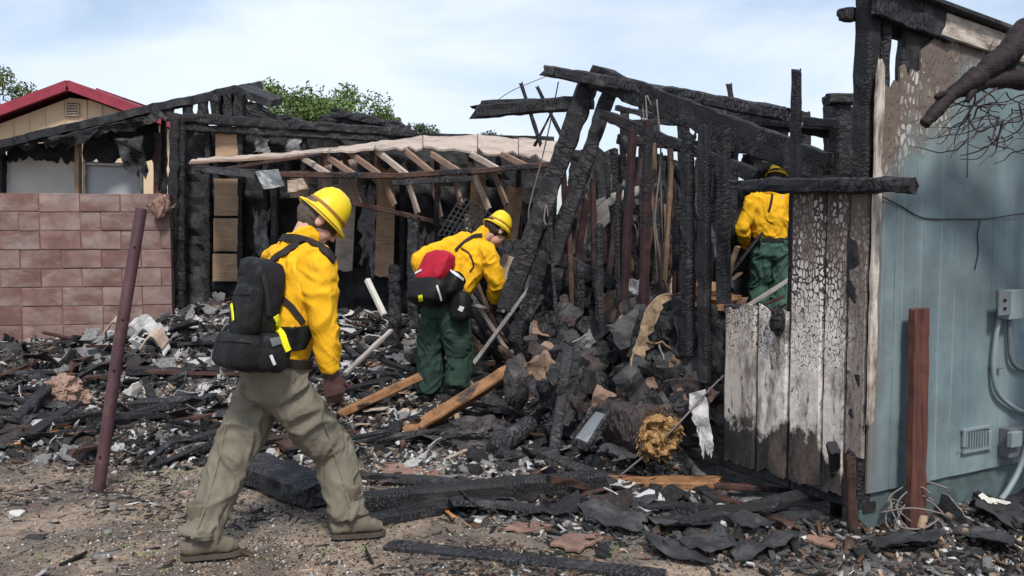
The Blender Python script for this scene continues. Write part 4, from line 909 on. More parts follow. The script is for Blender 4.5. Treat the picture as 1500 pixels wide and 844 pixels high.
def ribbon(name, pts, nos, w, th, mat, par):
    V = []; F = []; n = len(pts)
    for i in range(n):
        t = (pts[min(i + 1, n - 1)] - pts[max(i - 1, 0)]).normalized(); no = nos[i]; sd = t.cross(no).normalized(); no = sd.cross(t)
        for a, b in ((-1, 0), (1, 0), (.9, 1), (-.9, 1)): V.append(pts[i] + sd * a * w / 2 + no * b * th)
    for i in range(n - 1):
        for q in range(4): q2 = (q + 1) % 4; F.append((i * 4 + q, i * 4 + q2, (i + 1) * 4 + q2, (i + 1) * 4 + q))
    F += [(3, 2, 1, 0), tuple(range(4 * n - 4, 4 * n))]
    return obj(name, V, F, mat, par, pts[0])
def strap(name, tree_, pix, w, mat, par, th=.005, lift=.005, sub=6):
    pts = []; nos = []
    pp = spline([Vector((x, y, 0)) for x, y in pix], sub)
    for p in pp:
        h_ = cast(tree_, p.x, p.y, lift)
        if h_: pts.append(h_[0]); nos.append(h_[1])
    for _ in range(2):
        pts = [pts[0]] + [(pts[i - 1] + pts[i] * 2 + pts[i + 1]) / 4 for i in range(1, len(pts) - 1)] + [pts[-1]]
        nos = [nos[0]] + [(nos[i - 1] + nos[i] * 2 + nos[i + 1]).normalized() for i in range(1, len(nos) - 1)] + [nos[-1]]
    return ribbon(name, pts, nos, w, th, mat, par)
def boots(ank, fd, par, mat, sole, zg=None, lift=0.0, pitch=0.0):
    fd = Vector(fd).normalized(); sd = UP.cross(fd).normalized(); c = Vector(ank); g = Vector((c.x, c.y, c.z - .10))
    rm_ = Matrix.Rotation(pitch, 3, sd); tr = lambda p: g + fd * .08 + rm_ @ (p - g - fd * .08)
    p = [ell([tr(c + UP * .16), tr(c + UP * .05), tr(c - UP * .03)], [(.052, .060), (.046, .056), (.046, .056)], sd, 14, 3),
         ell([tr(g - fd * .085 + UP * .052), tr(g - fd * .03 + UP * .062), tr(g + fd * .06 + UP * .060), tr(g + fd * .115 + UP * .048), tr(g + fd * .162 + UP * .040)], [(.030, .034), (.041, .046), (.046, .046), (.047, .034), (.028, .022)], sd, 14, 4)]
    co, no, fs = remesh(p, .008, 3); co = folds(co, no, .0025, 5, scale=(30, 30, 24)); b = obj('boot', co, fs, mat, par, g, smooth=True)
    V = []; F = []; k = 28
    for z in (0.0, .018, .022):
        for j in range(k):
            a = 2 * math.pi * j / k; x = math.cos(a); y = math.sin(a); L = .132 * x + .045; w = (.043 + .008 * x - .010 * math.exp(-((x + .1) / .35) ** 2)) * y * (1 if z < .028 else .94)
            V.append(tr(g + fd * L + sd * w + UP * z))
    for i in range(2):
        for j in range(k): j2 = (j + 1) % k; F.append((i * k + j, i * k + j2, (i + 1) * k + j2, (i + 1) * k + j))
    F.append(tuple(range(k - 1, -1, -1))); F.append(tuple(range(2 * k, 3 * k))); obj('sole', V, F, sole, b, g)
    return b
def person(label, th, J, face, mats, seed=1, s=1.0, glove=None, curlR=.35, curlL=.5, hipw=1.0, bag=1.0, toeL=None, toeR=None, pitchL=0.0):
    f = Vector((math.cos(th), math.sin(th), 0)); r = Vector((math.sin(th), -math.cos(th), 0))
    pel, chest, shl, neck = J['pel'], J['chest'], J['shl'], J['neck']; hm = headframe(J['head'], *face)
    ua = (shl - pel).normalized(); waist = pel.lerp(chest, .45)
    sr, sl, hr, hl = J['shR'], J['shL'], J['hipR'], J['hipL']; rs = (sr - sl).normalized()
    # --- one continuous body: head, neck, trunk, arms with hands, legs
    parts = head_parts(hm) + [ell([hm @ Vector((-.02, 0, -.03)), neck, shl], [(.056, .058), (.060, .060), (.09, .07)], rs, 16, 4),
        ell([pel - ua * .06, pel, waist, chest, shl, shl + ua * .03], [(.13, .10), (.155, .115), (.135, .10), (.165, .115), (.15, .085), (.08, .06)], rs, 20, 4)]
    for sh, el, wr in ((sr, J['elR'], J['wrR']), (sl, J['elL'], J['wrL'])): parts.append(ell([shl.lerp(sh, .6), sh, sh.lerp(el, .5), el, el.lerp(wr, .4), wr], [(.05, .05), (.055, .058), (.047, .05), (.040, .040), (.038, .040), (.026, .024)], f, 14, 4))
    for hp, kn, an in ((hr, J['knR'], J['anR']), (hl, J['knL'], J['anL'])): parts.append(ell([hp + UP * .02, hp.lerp(kn, .5), kn, kn.lerp(an, .4), an, an - UP * .04], [(.085, .09), (.075, .08), (.055, .058), (.052, .055), (.036, .04), (.034, .04)], r, 14, 4))
    dR = J['dR'].normalized(); dL = J['dL'].normalized()
    hR = hand(J['wrR'] + dR * .012, dR, J['nR'], J['tR'], curlR); hL = hand(J['wrL'] + dL * .012, dL, J['nL'], J['tL'], curlL)
    co, no, fs = remesh(parts + hR + hL, .0062, 2)
    body = obj('person', co, fs, M['skin'], None, Vector((pel.x, pel.y, H(pel.x, pel.y))), smooth=True); tag(body, label, 'person', 'firefighters searching the wreckage')
    if glove:
        for hd in (hand(J['wrR'] + dR * .012, dR, J['nR'], J['tR'], curlR, 1.03, 1.22) + [ell([J['wrR'] - dR * .05, J['wrR'] + dR * .02], [(.040, .036), (.034, .028)], J['tR'], 14, 3)], hand(J['wrL'] + dL * .012, dL, J['nL'], J['tL'], curlL, 1.03, 1.22)):
            a, b, c = remesh(hd, .0045, 2); obj('glove', a, c, glove, body, Vector(a.mean(0)), smooth=True)
    for y in (.031, -.031): V, F = ball((.0765, y, .002), (.0135, .0135, .0135), hm, 2); obj('eye', V, F, M['eye'], body, hm @ Vector((.0765, y, .002)), smooth=True)
    V, F = ball((-.024, 0, .012), (.096, .082, .088), hm, 4); A_ = np.array([tuple(v) for v in V]); dr = A_ - np.array(tuple(hm @ Vector((-.024, 0, .012)))); dr /= np.linalg.norm(dr, axis=1, keepdims=True)
    A_ += dr * (.006 * vn(A_ * 45, 3) + .004 * vn(A_ * 110, 4))[:, None]; obj('hair', A_, F, mats['hair'], body, hm @ Vector((0, 0, 0)), smooth=True)
    helmet(hm, body)
    # --- trousers
    tp = [ell([pel + ua * .11, pel + ua * .03, pel - UP * .05, pel - UP * .10], [(.176, .142), (.180 * hipw, .148), (.175 * hipw, .15), (.12, .11)], r, 22, 4)]
    for hp, kn, an in ((hr, J['knR'], J['anR']), (hl, J['knL'], J['anL'])):
        q = [(.108, .118), (.108, .112), (.092, .098), (.090, .094), (.082, .090), (.080, .092)]; q = [(a * bag, b * bag) for a, b in q]
        tp.append(ell([hp + UP * .03, hp.lerp(kn, .5), kn, kn.lerp(an, .45), kn.lerp(an, .85), an + (an - kn).normalized() * .012], q, r, 18, 4))
    co, no, fs = remesh(tp, .0085, 3); co = folds(co, no, .013, seed + 20, rot=.9, scale=(19, 16, 6), warp=.07); trous = (co, fs); tr_o = obj('trousers', co, fs, mats['trousers'], body, pel, smooth=True)
    # --- shirt
    sp = [ell([pel + ua * .03, waist - ua * .02, chest - ua * .03, chest + ua * .07, shl, shl + ua * .035], [(.140, .110), (.168, .134), (.190, .140), (.195, .132), (.165, .105), (.075, .078)], rs, 24, 4),
          ell([shl, neck + (neck - shl) * .1, hm @ Vector((-.03, 0, -.085))], [(.10, .09), (.078, .078), (.070, .070)], rs, 18, 3)]
    for sh, el, wr in ((sr, J['elR'], J['wrR']), (sl, J['elL'], J['wrL'])): sp.append(ell([shl.lerp(sh, .55), sh, sh.lerp(el, .5), el, el.lerp(wr, .5), wr.lerp(el, .02)], [(.07, .075), (.082, .088), (.075, .080), (.068, .070), (.060, .064), (.050, .052)], f, 18, 4))
    co, no, fs = remesh(sp, .0085, 3); co = folds(co, no, .0115, seed, rot=.35, scale=(17, 17, 7), warp=.07); shirt = (co, fs); obj('shirt', co, fs, mats['shirt'], body, chest, smooth=True)
    c0 = pel + ua * .095; V = []; F = []; kk = 36; v2 = ua.cross(r).normalized()
    for j in range(kk):
        a = 2 * math.pi * j / kk; dd = r * math.cos(a) + v2 * math.sin(a)
        for e, z in ((0, -.02), (.010, -.02), (.010, .02), (0, .02)): V.append(c0 + r * math.cos(a) * (.180 + e) + v2 * math.sin(a) * (.147 + e) + ua * z)
    for j in range(kk):
        for q in range(4): F.append((j * 4 + q, ((j + 1) % kk) * 4 + q, ((j + 1) % kk) * 4 + (q + 1) % 4, j * 4 + (q + 1) % 4))
    obj('belt', V, F, M['strap'], tr_o, c0)
    boots(J['anR'], toeR or f, body, mats['boot'], M['sole']); boots(J['anL'], toeL or f, body, mats['boot'], M['sole'], pitch=pitchL)
    return dict(body=body, shirt=shirt, trousers=trous, hm=hm, f=f, r=r, ua=ua, waist=waist, tr=tr_o)

# ---------------------------------------------------------------- first firefighter, walking past
TH = R(38); f = Vector((math.cos(TH), math.sin(TH), 0)); r = Vector((math.sin(TH), -math.cos(TH), 0))
J = dict(pel=P(402, 556, 4.12), chest=P(424, 428, 4.15), shl=P(432, 376, 4.17), neck=P(444, 352, 4.17), head=P(467, 323, 4.20))
J['hipR'] = J['pel'] + r * .085 - UP * .04; J['hipL'] = J['pel'] - r * .085 - UP * .04
J['shR'] = J['shl'] + r * .175 - UP * .03 + f * .02; J['shL'] = J['shl'] - r * .175 - UP * .03
J['elR'] = P(474, 468, 4.02); J['wrR'] = P(485, 546, 4.06); J['elL'] = J['shL'] + f * .02 - UP * .27 - r * .02; J['wrL'] = J['elL'] - f * .03 - UP * .23 - r * .02
J['knR'] = P(488, 660, 4.25); J['anR'] = G(511, 757, .11); J['knL'] = P(335, 672, 4.06); J['anL'] = G(294, 786, .11)
J['dR'] = Vector((.14, .10, -1)); J['nR'] = -r + f * .2; J['tR'] = f; J['dL'] = Vector((.1, .1, -1)); J['nL'] = r; J['tL'] = f
ff1 = person('person in yellow shirt, khaki trousers and yellow helmet walking with a black backpack', TH, J, (TH - R(14), R(44)), dict(hair=M['hair'], trousers=M['khaki'], shirt=M['yellow'], boot=M['boot']), seed=3, glove=M['glove'], curlR=.32, toeR=Vector((math.cos(R(15)), math.sin(R(15)), 0)), toeL=Vector((math.cos(R(20)), math.sin(R(20)), 0)), bag=.97)
# cargo pocket, buckle belt
tt = bvh(ff1['trousers']); ts = bvh(ff1['shirt'], ff1['trousers'])
def patch(name, tree_, pix, n, th, mat, par, lift=.004):
    (xa, ya), (xb, yb), (xc, yc), (xd, yd) = pix; g = []
    for i in range(n + 1):
        row = []
        for j in range(n + 1):
            u, v = j / n, i / n; x = (xa * (1 - u) + xb * u) * (1 - v) + (xd * (1 - u) + xc * u) * v; y = (ya * (1 - u) + yb * u) * (1 - v) + (yd * (1 - u) + yc * u) * v
            h_ = cast(tree_, x, y, lift); row.append(h_[0] if h_ else None)
        g.append(row)
    return sheet(name, g, th, mat, par, smooth=False) if all(all(q is not None for q in w) for w in g) else None
patch('pocket_flap', tt, [(438, 588), (480, 578), (481, 592), (452, 601)], 8, .010, M['khaki'], ff1['tr'], .006)
patch('cargo_pocket', tt, [(446, 600), (481, 592), (490, 634), (458, 642)], 8, .007, M['khaki'], ff1['tr'], .004)
strap('side_seam', tt, [(462, 575), (478, 630), (498, 690), (512, 745)], .007, M['khaki'], ff1['tr'], .004, .002)
strap('side_seam', tt, [(338, 590), (328, 640), (314, 700), (290, 775)], .007, M['khaki'], ff1['tr'], .004, .002)
strap('hem', tt, [(272, 782), (292, 786), (312, 784)], .012, M['khaki'], ff1['tr'], .004, .002)
# black backpack
bk = -f; ua = ff1['ua']; pk = thing('backpack', 'black hiking backpack with lime straps worn by the walking person', 'backpack', J['pel'] + bk * .25)
bk = (bk - ua * bk.dot(ua)).normalized()
def bag(name, px, py, d, h, mat, par, e=.4, wr=.006, ax=None, seed=1): V, F = rbox(P(px, py, d), ax or (r, bk, ua), h, e, wr=wr, seed=seed); obj(name, V, F, mat, par, P(px, py, d), smooth=True); return V, F
b1 = bag('main_compartment', 377, 444, 3.97, (.102, .085, .188), M['nylon'], pk, .45, seed=2)
b2 = bag('top_pocket', 377, 396, 3.98, (.085, .068, .055), M['nylon'], pk, .6, seed=3)
b3 = bag('front_pocket', 360, 456, 3.88, (.085, .045, .12), M['nylon'], pk, .5, seed=4)
b4 = bag('lumbar_pouch', 356, 515, 3.90, (.150, .098, .082), M['nylon'], pk, .45, seed=5)
b5 = bag('side_pouch', 397, 516, 3.86, (.06, .075, .085), M['nylon'], pk, .55, seed=6)
tp = bvh(b1, b2, b3, b4, b5); tall = bvh(b1, b2, b3, b4, b5, ff1['shirt'], ff1['trousers'])
strap('shoulder_strap', ts, [(374, 384), (386, 364), (402, 353), (428, 349), (455, 356), (476, 368), (488, 382)], .042, M['strap'], pk, .009)
strap('shoulder_strap', ts, [(400, 384), (414, 373), (430, 363), (446, 356)], .034, M['strap'], pk, .009, .010)
strap('side_strap', ts, [(409, 434), (421, 444), (433, 458), (443, 474)], .030, M['strap'], pk, .006)
strap('waist_belt', ts, [(410, 497), (425, 497), (440, 495), (450, 494)], .115, M['nylon'], pk, .014, .006)
strap('lime_strap', tall, [(402, 462), (407, 478), (413, 494), (420, 514)], .030, M['hivis'], pk, .006, .010)
strap('lime_strap', tp, [(341, 446), (343, 458), (344, 470)], .016, M['hivis'], pk, .004, .006)
patch('grey_patch', tp, [(394, 496), (408, 494), (411, 504), (398, 508)], 3, .003, M['galv'], pk, .006)
strap('white_mark', tp, [(396, 520), (399, 527), (402, 534)], .014, M['reflect'], pk, .002, .005)
strap('zipper', tp, [(340, 428), (352, 430), (366, 431)], .006, M['strap'], pk, .004, .006)
strap('zipper', tp, [(322, 498), (342, 500), (366, 502)], .007, M['strap'], pk, .004, .006)
strap('compression_strap', tp, [(384, 400), (390, 430), (392, 462)], .020, M['strap'], pk, .005, .006)

# ---------------------------------------------------------------- second firefighter, bent over the rubble
TH = R(52); f = Vector((math.cos(TH), math.sin(TH), 0)); r = Vector((math.sin(TH), -math.cos(TH), 0))
J = dict(pel=P(652, 452, 6.98), chest=P(683, 384, 7.08), shl=P(697, 362, 7.12), neck=P(708, 347, 7.14), head=P(727, 338, 7.17))
J['hipR'] = J['pel'] + r * .085 - UP * .04; J['hipL'] = J['pel'] - r * .085 - UP * .04
J['shR'] = P(712, 370, 6.98); J['shL'] = P(678, 357, 7.24); J['elR'] = P(729, 412, 6.98); J['wrR'] = P(724, 440, 7.10); J['elL'] = P(614, 380, 7.16); J['wrL'] = P(634, 428, 7.2)
zR = H(-.47, 6.9); zL = H(-.66, 7.0)
J['anR'] = P(669, 577, 6.88); J['anL'] = P(631, 574, 7.02); J['anR'].z = H(J['anR'].x, J['anR'].y) + .10; J['anL'].z = H(J['anL'].x, J['anL'].y) + .10
J['knR'] = P(674, 522, 6.95); J['knL'] = P(632, 515, 7.05)
J['dR'] = Vector((-.1, .3, -.9)); J['nR'] = -r; J['tR'] = f; J['dL'] = Vector((.5, .4, -.3)); J['nL'] = r; J['tL'] = UP
ff2 = person('person in yellow shirt and dark green trousers bending over with a red and black pack', TH, J, (TH - R(16), R(34)), dict(hair=M['hairdark'], trousers=M['green'], shirt=M['yellow'], boot=M['nylon']), seed=40, glove=M['glove'], curlR=.75, bag=1.10)
tt = bvh(ff2['trousers']); ts = bvh(ff2['shirt'], ff2['trousers'])
patch('cargo_pocket', tt, [(660, 494), (689, 490), (690, 520), (666, 524)], 6, .008, M['green'], ff2['tr'], .005)
ua = ff2['ua']; bk = -f; bk = (bk - ua * bk.dot(ua)).normalized()
pk = thing('backpack', 'red and black lumbar pack worn by the bending person', 'backpack', J['pel'] + bk * .2)
ax = (r, bk, ua)
b1 = bag('red_pouch', 638, 393, 6.86, (.13, .075, .135), M['rednylon'], pk, .5, .008, ax, 8)
b2 = bag('lumbar_pouch', 627, 428, 6.80, (.165, .10, .105), M['nylon'], pk, .5, .006, ax, 9)
b3 = bag('side_pouch', 661, 418, 6.80, (.085, .08, .10), M['nylon'], pk, .55, .006, ax, 10)
b4 = bag('bottle_pouch', 675, 449, 6.78, (.075, .06, .115), M['nylon'], pk, .6, .006, (r, -f, UP), 11)
tp = bvh(b1, b2, b3, b4); tall = bvh(b1, b2, b3, b4, ff2['shirt'])
strap('shoulder_strap', ts, [(668, 368), (680, 356), (694, 347), (706, 345)], .035, M['strap'], pk, .008)
strap('shoulder_strap', ts, [(688, 398), (694, 388), (688, 372), (676, 364)], .012, M['strap'], pk, .006)
strap('reflective_stripe', tp, [(659, 396), (668, 402), (678, 410)], .022, M['reflect'], pk, .003, .005)
strap('reflective_stripe', tp, [(640, 418), (643, 429), (646, 440)], .016, M['reflect'], pk, .003, .005)
strap('reflective_stripe', tp, [(606, 402), (612, 399), (618, 396)], .020, M['reflect'], pk, .003, .005)
patch('yellow_tag', tp, [(613, 433), (619, 432), (620, 440), (614, 441)], 2, .003, M['hivis'], pk, .005)
patch('white_tag', tp, [(674, 448), (680, 450), (677, 457), (671, 454)], 2, .003, M['reflect'], pk, .005)
h0 = J['wrR'] + Vector((-.02, .03, -.075)); o = beam('tool_handle', h0 + Vector((-.26, -.02, .06)), h0 + Vector((.10, .03, -.02)), .026, .026, M['greyboard'], None, jag=.001); tag(o, 'pale wooden tool handle held by the bending person', 'tool')

# ---------------------------------------------------------------- third firefighter, inside the house
TH = R(98); f = Vector((math.cos(TH), math.sin(TH), 0)); r = Vector((math.sin(TH), -math.cos(TH), 0))
J = dict(pel=P(1129, 366, 8.7), chest=P(1126, 312, 8.68), shl=P(1130, 291, 8.70), neck=P(1133, 281, 8.74), head=P(1138, 262, 8.78))
J['hipR'] = J['pel'] + r * .085 - UP * .04; J['hipL'] = J['pel'] - r * .085 - UP * .04
J['shR'] = J['shl'] + r * .17 - UP * .04; J['shL'] = J['shl'] - r * .185 - UP * .04; J['elR'] = J['shR'] + r * .08 + f * .10 - UP * .22; J['wrR'] = J['elR'] + f * .22 - UP * .06
J['elL'] = P(1088, 334, 8.66); J['wrL'] = P(1094, 360, 8.85)
J['anR'] = P(1143, 470, 8.70); J['anL'] = P(1116, 470, 8.76); J['anR'].z = H(J['anR'].x, J['anR'].y) + .10; J['anL'].z = H(J['anL'].x, J['anL'].y) + .10
J['knR'] = J['hipR'].lerp(J['anR'], .5) + f * .05; J['knL'] = J['hipL'].lerp(J['anL'], .5) + f * .06 - r * .02
J['dR'] = f - UP * .3; J['nR'] = -UP; J['tR'] = -r; J['dL'] = f - UP * .5; J['nL'] = r; J['tL'] = UP
ff3 = person('person in yellow shirt and green trousers standing inside the house behind charred studs', TH, J, (TH - R(35), R(22)), dict(hair=M['hairdark'], trousers=M['greenlight'], shirt=M['yellow'], boot=M['nylon']), seed=70, glove=M['glove'])
ts = bvh(ff3['shirt'], ff3['trousers'])
strap('radio_strap', ts, [(1131, 284), (1129, 296), (1126, 310)], .024, M['strap'], ff3['body'], .006)
# ================================================================== LARGE WRECKAGE, one thing each
def on(p, h=0.0): return Vector((p.x, p.y, H(p.x, p.y) + h))
def gbeam(name, label, cat, x0, y0, x1, y1, w, h, mt, l0=0.0, l1=0.0, group=None, **k):
    a, b = GT(x0, y0), GT(x1, y1); return tag(beam(name, a + UP * (h / 2 + l0), b + UP * (h / 2 + l1), w, h, M[mt], None, **k), label, cat, group)
def pbeam(name, label, cat, a, b, w, h, mt, group=None, **k): return tag(beam(name, a, b, w, h, M[mt], None, **k), label, cat, group)
gbeam('charred_timber', 'long charred timber lying across the front of the rubble', 'timber', 520, 756, 884, 724, .12, .125, 'char_fine', jag=.007, rag=(.03, .05), low=.004)
gbeam('broken_plank', 'broken plank with a splintered orange end beyond the long charred timber', 'plank', 792, 722, 1054, 716, .15, .055, 'char_orange', l0=.03, jag=.006, rag=(.04, .10))
gbeam('charred_slab', 'thick charred slab with greyed top lying behind the walking person', 'timber', 352, 694, 478, 742, .26, .13, 'char_grey', jag=.014, rag=(.06, .08), low=.01)
gbeam('charred_plank', 'short charred plank wedged under the long charred timber', 'plank', 540, 770, 640, 752, .10, .05, 'char', jag=.006, rag=(.04, .04))
gbeam('weathered_board', 'long flat grey-brown board half sunk in dirt before the rubble', 'board', 572, 802, 970, 846, .10, .022, 'char_grey', jag=.003, rag=(.03, .03))
gbeam('thin_lath', 'thin dark lath lying below the blistered siding', 'board', 1050, 728, 1216, 744, .05, .03, 'char_brown', l0=.05, l1=.07, jag=.004, rag=(.03, .03))
gbeam('red_board', 'small red-brown board lying under the broken plank', 'board', 895, 738, 965, 730, .07, .03, 'redpost', jag=.002, rag=(.03, .03))
b0 = GT(139, 718); t0 = P(207, 306, 5.25); V, F = tubeVF([b0 - UP * .12, b0.lerp(t0, .5), t0], [.036, .035, .034], 14, cap=False)
V2, F2_ = tubeVF([t0, t0 - (t0 - b0).normalized() * .2], [.034, .026], 14, cap=True); V, F = join((V, F), (V2, F2_))
stp = tag(obj('steel_post', V, F, M['steel'], None, b0, smooth=True), 'leaning maroon steel pipe post standing in the bare dirt', 'post')
for q in (.12, .42, .6, .86):
    c = b0.lerp(t0, q) + Vector((.012, -.033, 0)); V, F = tubeVF([c, c + Vector((0, -.004, 0))], .007, 8); obj('bolt_hole', V, F, M['dark'], stp, c)
a = GT(600, 640); pbeam('split_beam', 'thick split beam with raw orange top slanting up from the rubble', 'beam', a + UP * .03, P(744, 545, 6.35), .135, .085, 'char_orange', jag=.006, rag=(.05, .05), roll=-.5)
a = GT(500, 612); pbeam('broken_plank', 'brown plank slanting up from the rubble towards the bending person', 'plank', a + UP * .03, P(612, 553, 6.75), .07, .06, 'char_orange', jag=.004, rag=(.04, .04))
pbeam('grey_stick', 'thin grey stick leaning against the charred leaning posts', 'board', P(698, 528, 6.62), P(783, 413, 6.45), .045, .03, 'greyboard', jag=.003, rag=(.04, .04))
a = GT(806, 700); pbeam('leaning_post', 'grey charred post leaning against the broken stud wall', 'post', a, P(833, 512, 5.95), .085, .07, 'char_grey', jag=.004, up=(1, 0, 0))
pbeam('white_plank', 'pale warped plank caught between the charred studs', 'plank', P(822, 370, 6.75), P(898, 303, 6.75), .04, .15, 'greyboard', jag=.004, rag=(.05, .08))
V, F = tubeVF([P(862, 308, 6.9), P(900, 291, 6.9), P(942, 279, 6.95)], .045, 12); tag(obj('vent_pipe', V, F, M['greyboard'], None, P(862, 308, 6.9), smooth=True), 'dented grey pipe lying across the charred debris', 'pipe')
pbeam('charred_rail', 'ladder-ribbed charred rail slanting between the stud wall posts', 'board', P(818, 378, 6.5), P(900, 416, 6.3), .04, .10, 'char_grey', jag=.006, rag=(.03, .03))
pbeam('charred_stump', 'charred upright stump standing in the rubble beside the bending person', 'post', P(577, 505, 8.0), P(578, 392, 8.0), .11, .10, 'char_big', jag=.014, rag=(0, .06), up=(1, 0, 0))
pbeam('ash_coated_post', 'ash-coated charred post standing behind the bending person', 'post', P(604, 500, 8.6), P(606, 318, 8.6), .14, .10, 'char_grey', jag=.016, up=(1, 0, 0))
pbeam('white_pipe', 'white pipe slanting out of the debris heap', 'pipe', P(563, 462, 8.3), P(538, 410, 8.5), .05, .05, 'offwhite', jag=.001)
pbeam('grey_lath', 'grey lath slanting out of the rubble behind the walking person', 'board', P(505, 548, 7.0), P(573, 484, 7.6), .04, .03, 'greyboard', jag=.003)
pbeam('tan_board', 'tan board sticking up by the hand of the bending person', 'board', P(738, 408, 7.35), P(750, 376, 7.35), .15, .02, 'pale', jag=.002, up=(0, 1, 0))
pbeam('charred_beam', 'charred beam lying across the ash behind the steel post', 'beam', GT(190, 552) + UP * .05, GT(338, 556) + UP * .07, .09, .08, 'char', jag=.010, rag=(.04, .04), low=.01)
pbeam('charred_beam', 'charred beam with a white ash end beyond the bare dirt', 'beam', GT(195, 606) + UP * .05, GT(300, 600) + UP * .06, .11, .09, 'char_grey', jag=.014, rag=(.04, .06), low=.01)
pbeam('charred_beam', 'blackened beam slanting into the rubble below the block wall', 'beam', GT(22, 628) + UP * .04, GT(80, 585) + UP * .12, .09, .08, 'char', jag=.012, rag=(.04, .04))
pbeam('charred_stub', 'short black stub standing before the pink foam', 'post', GT(106, 592), GT(106, 592) + Vector((.01, 0, .26)), .055, .05, 'char_brown', jag=.008, up=(1, 0, 0))
pbeam('burnt_stub', 'burnt post stub standing at the foot of the house corner', 'post', GT(1249, 778) - UP * .03, P(1246, 668, 4.02), .05, .05, 'char_brown', jag=.007, rag=(0, .04), up=(1, 0, 0))
pbeam('burnt_stub', 'second burnt stub leaning beside the house corner', 'post', GT(1226, 752) - UP * .03, P(1222, 660, 4.2), .06, .05, 'char', jag=.010, rag=(0, .05), up=(1, 0, 0))

def blob(name, label, cat, c, r, mat, seed=1, amp=.35, freq=2.2, sub=4, rot=None, group=None, smooth=False, fine=.12):
    bm = bmesh.new(); bmesh.ops.create_icosphere(bm, subdivisions=sub, radius=1); o_ = Vector((seed * 7.3, seed * 3.1, 0))
    for v in bm.verts:
        n = v.co.copy(); k = 1 + amp * mnoise.noise(n * freq + o_) + fine * mnoise.noise(n * freq * 3.7 + o_) + fine * .6 * (1 - 2 * abs(mnoise.noise(n * freq * 6 + o_))); v.co = Vector((n.x * r[0], n.y * r[1], n.z * r[2])) * k
        if rot is not None: v.co = rot @ v.co
    V = [v.co + c for v in bm.verts]; F = [tuple(v.index for v in f.verts) for f in bm.faces]; bm.free()
    o = obj(name, V, F, mat, None, c, smooth=smooth); return tag(o, label, cat, group) if label else o
# roll of insulation with its torn fibrous end
a, b = P(900, 612, 5.50), P(966, 636, 4.98); ax_ = (b - a).normalized(); q = random.Random(5)
roll = thing('insulation_roll', 'singed roll of insulation with torn orange fibres at its end', 'insulation roll', on(a.lerp(b, .5)))
k = 44; V = []; F = []; n = 34
fr_ = frame(a, b)
for i in range(n + 1):
    t = i / n
    for j in range(k):
        an = 2 * math.pi * j / k; d = Vector((0, math.cos(an), math.sin(an))); p = a.lerp(b, t)
        rr_ = .145 * (1 + .16 * mnoise.noise(Vector((t * 4, math.cos(an) * 2, math.sin(an) * 2))) + .09 * mnoise.noise(Vector((t * 14, math.cos(an) * 7, math.sin(an) * 7))) + .06 * mnoise.noise(Vector((t * 30, math.cos(an) * 15, math.sin(an) * 15)))) * (.9 if t < .08 else 1)
        V.append(p + fr_ @ d * rr_)
for i in range(n):
    for j in range(k): j2 = (j + 1) % k; F.append((i * k + j, i * k + j2, (i + 1) * k + j2, (i + 1) * k + j))
F.append(tuple(range(k - 1, -1, -1))); F.append(tuple(range(n * k, n * k + k)))
obj('wrap', V, F, M['rollskin'], roll, a, smooth=False)
V = []; F = []
for m_ in range(2600):
    an = q.uniform(0, 6.283); rr_ = .135 * math.sqrt(q.random()); p = b + fr_ @ Vector((-.02, math.cos(an) * rr_, math.sin(an) * rr_)); tw = fr_ @ Vector((q.uniform(.1, .8), q.uniform(-1, 1), q.uniform(-1, 1))); L = q.uniform(.015, .06)
    s1 = Vector([q.uniform(-1, 1) for _ in range(3)]).normalized() * .0028; o_ = len(V); V += [p - s1, p + s1, p + tw * L + s1 * .4, p + tw * L * .6 - s1 * 2]; F.append((o_, o_ + 1, o_ + 2, o_ + 3))
obj('fibres', V, F, M['insul'], roll, b)
V = [b + fr_ @ Vector((.01, 0, 0))]; F = []; kk = 40; rgs = 9
for i in range(1, rgs + 1):
    for j in range(kk):
        an = 2 * math.pi * j / kk; rr_ = (.135 + .035 * mnoise.noise(Vector((math.cos(an) * 2.4, math.sin(an) * 2.4, 8)))) * i / rgs; yy, zz = math.cos(an) * rr_, math.sin(an) * rr_
        dx_ = .05 * mnoise.noise(Vector((yy * 16, zz * 16, 2))) + .035 * mnoise.noise(Vector((yy * 42, zz * 42, 5))) + (.02 if i < rgs else -.03); V.append(b + fr_ @ Vector((dx_, yy, zz)))
for j in range(kk):
    F.append((0, 1 + j, 1 + (j + 1) % kk))
    for i in range(rgs - 1): F.append((1 + i * kk + j, 1 + (i + 1) * kk + j, 1 + (i + 1) * kk + (j + 1) % kk, 1 + i * kk + (j + 1) % kk))
obj('core', V, F, M['insul'], roll, b)
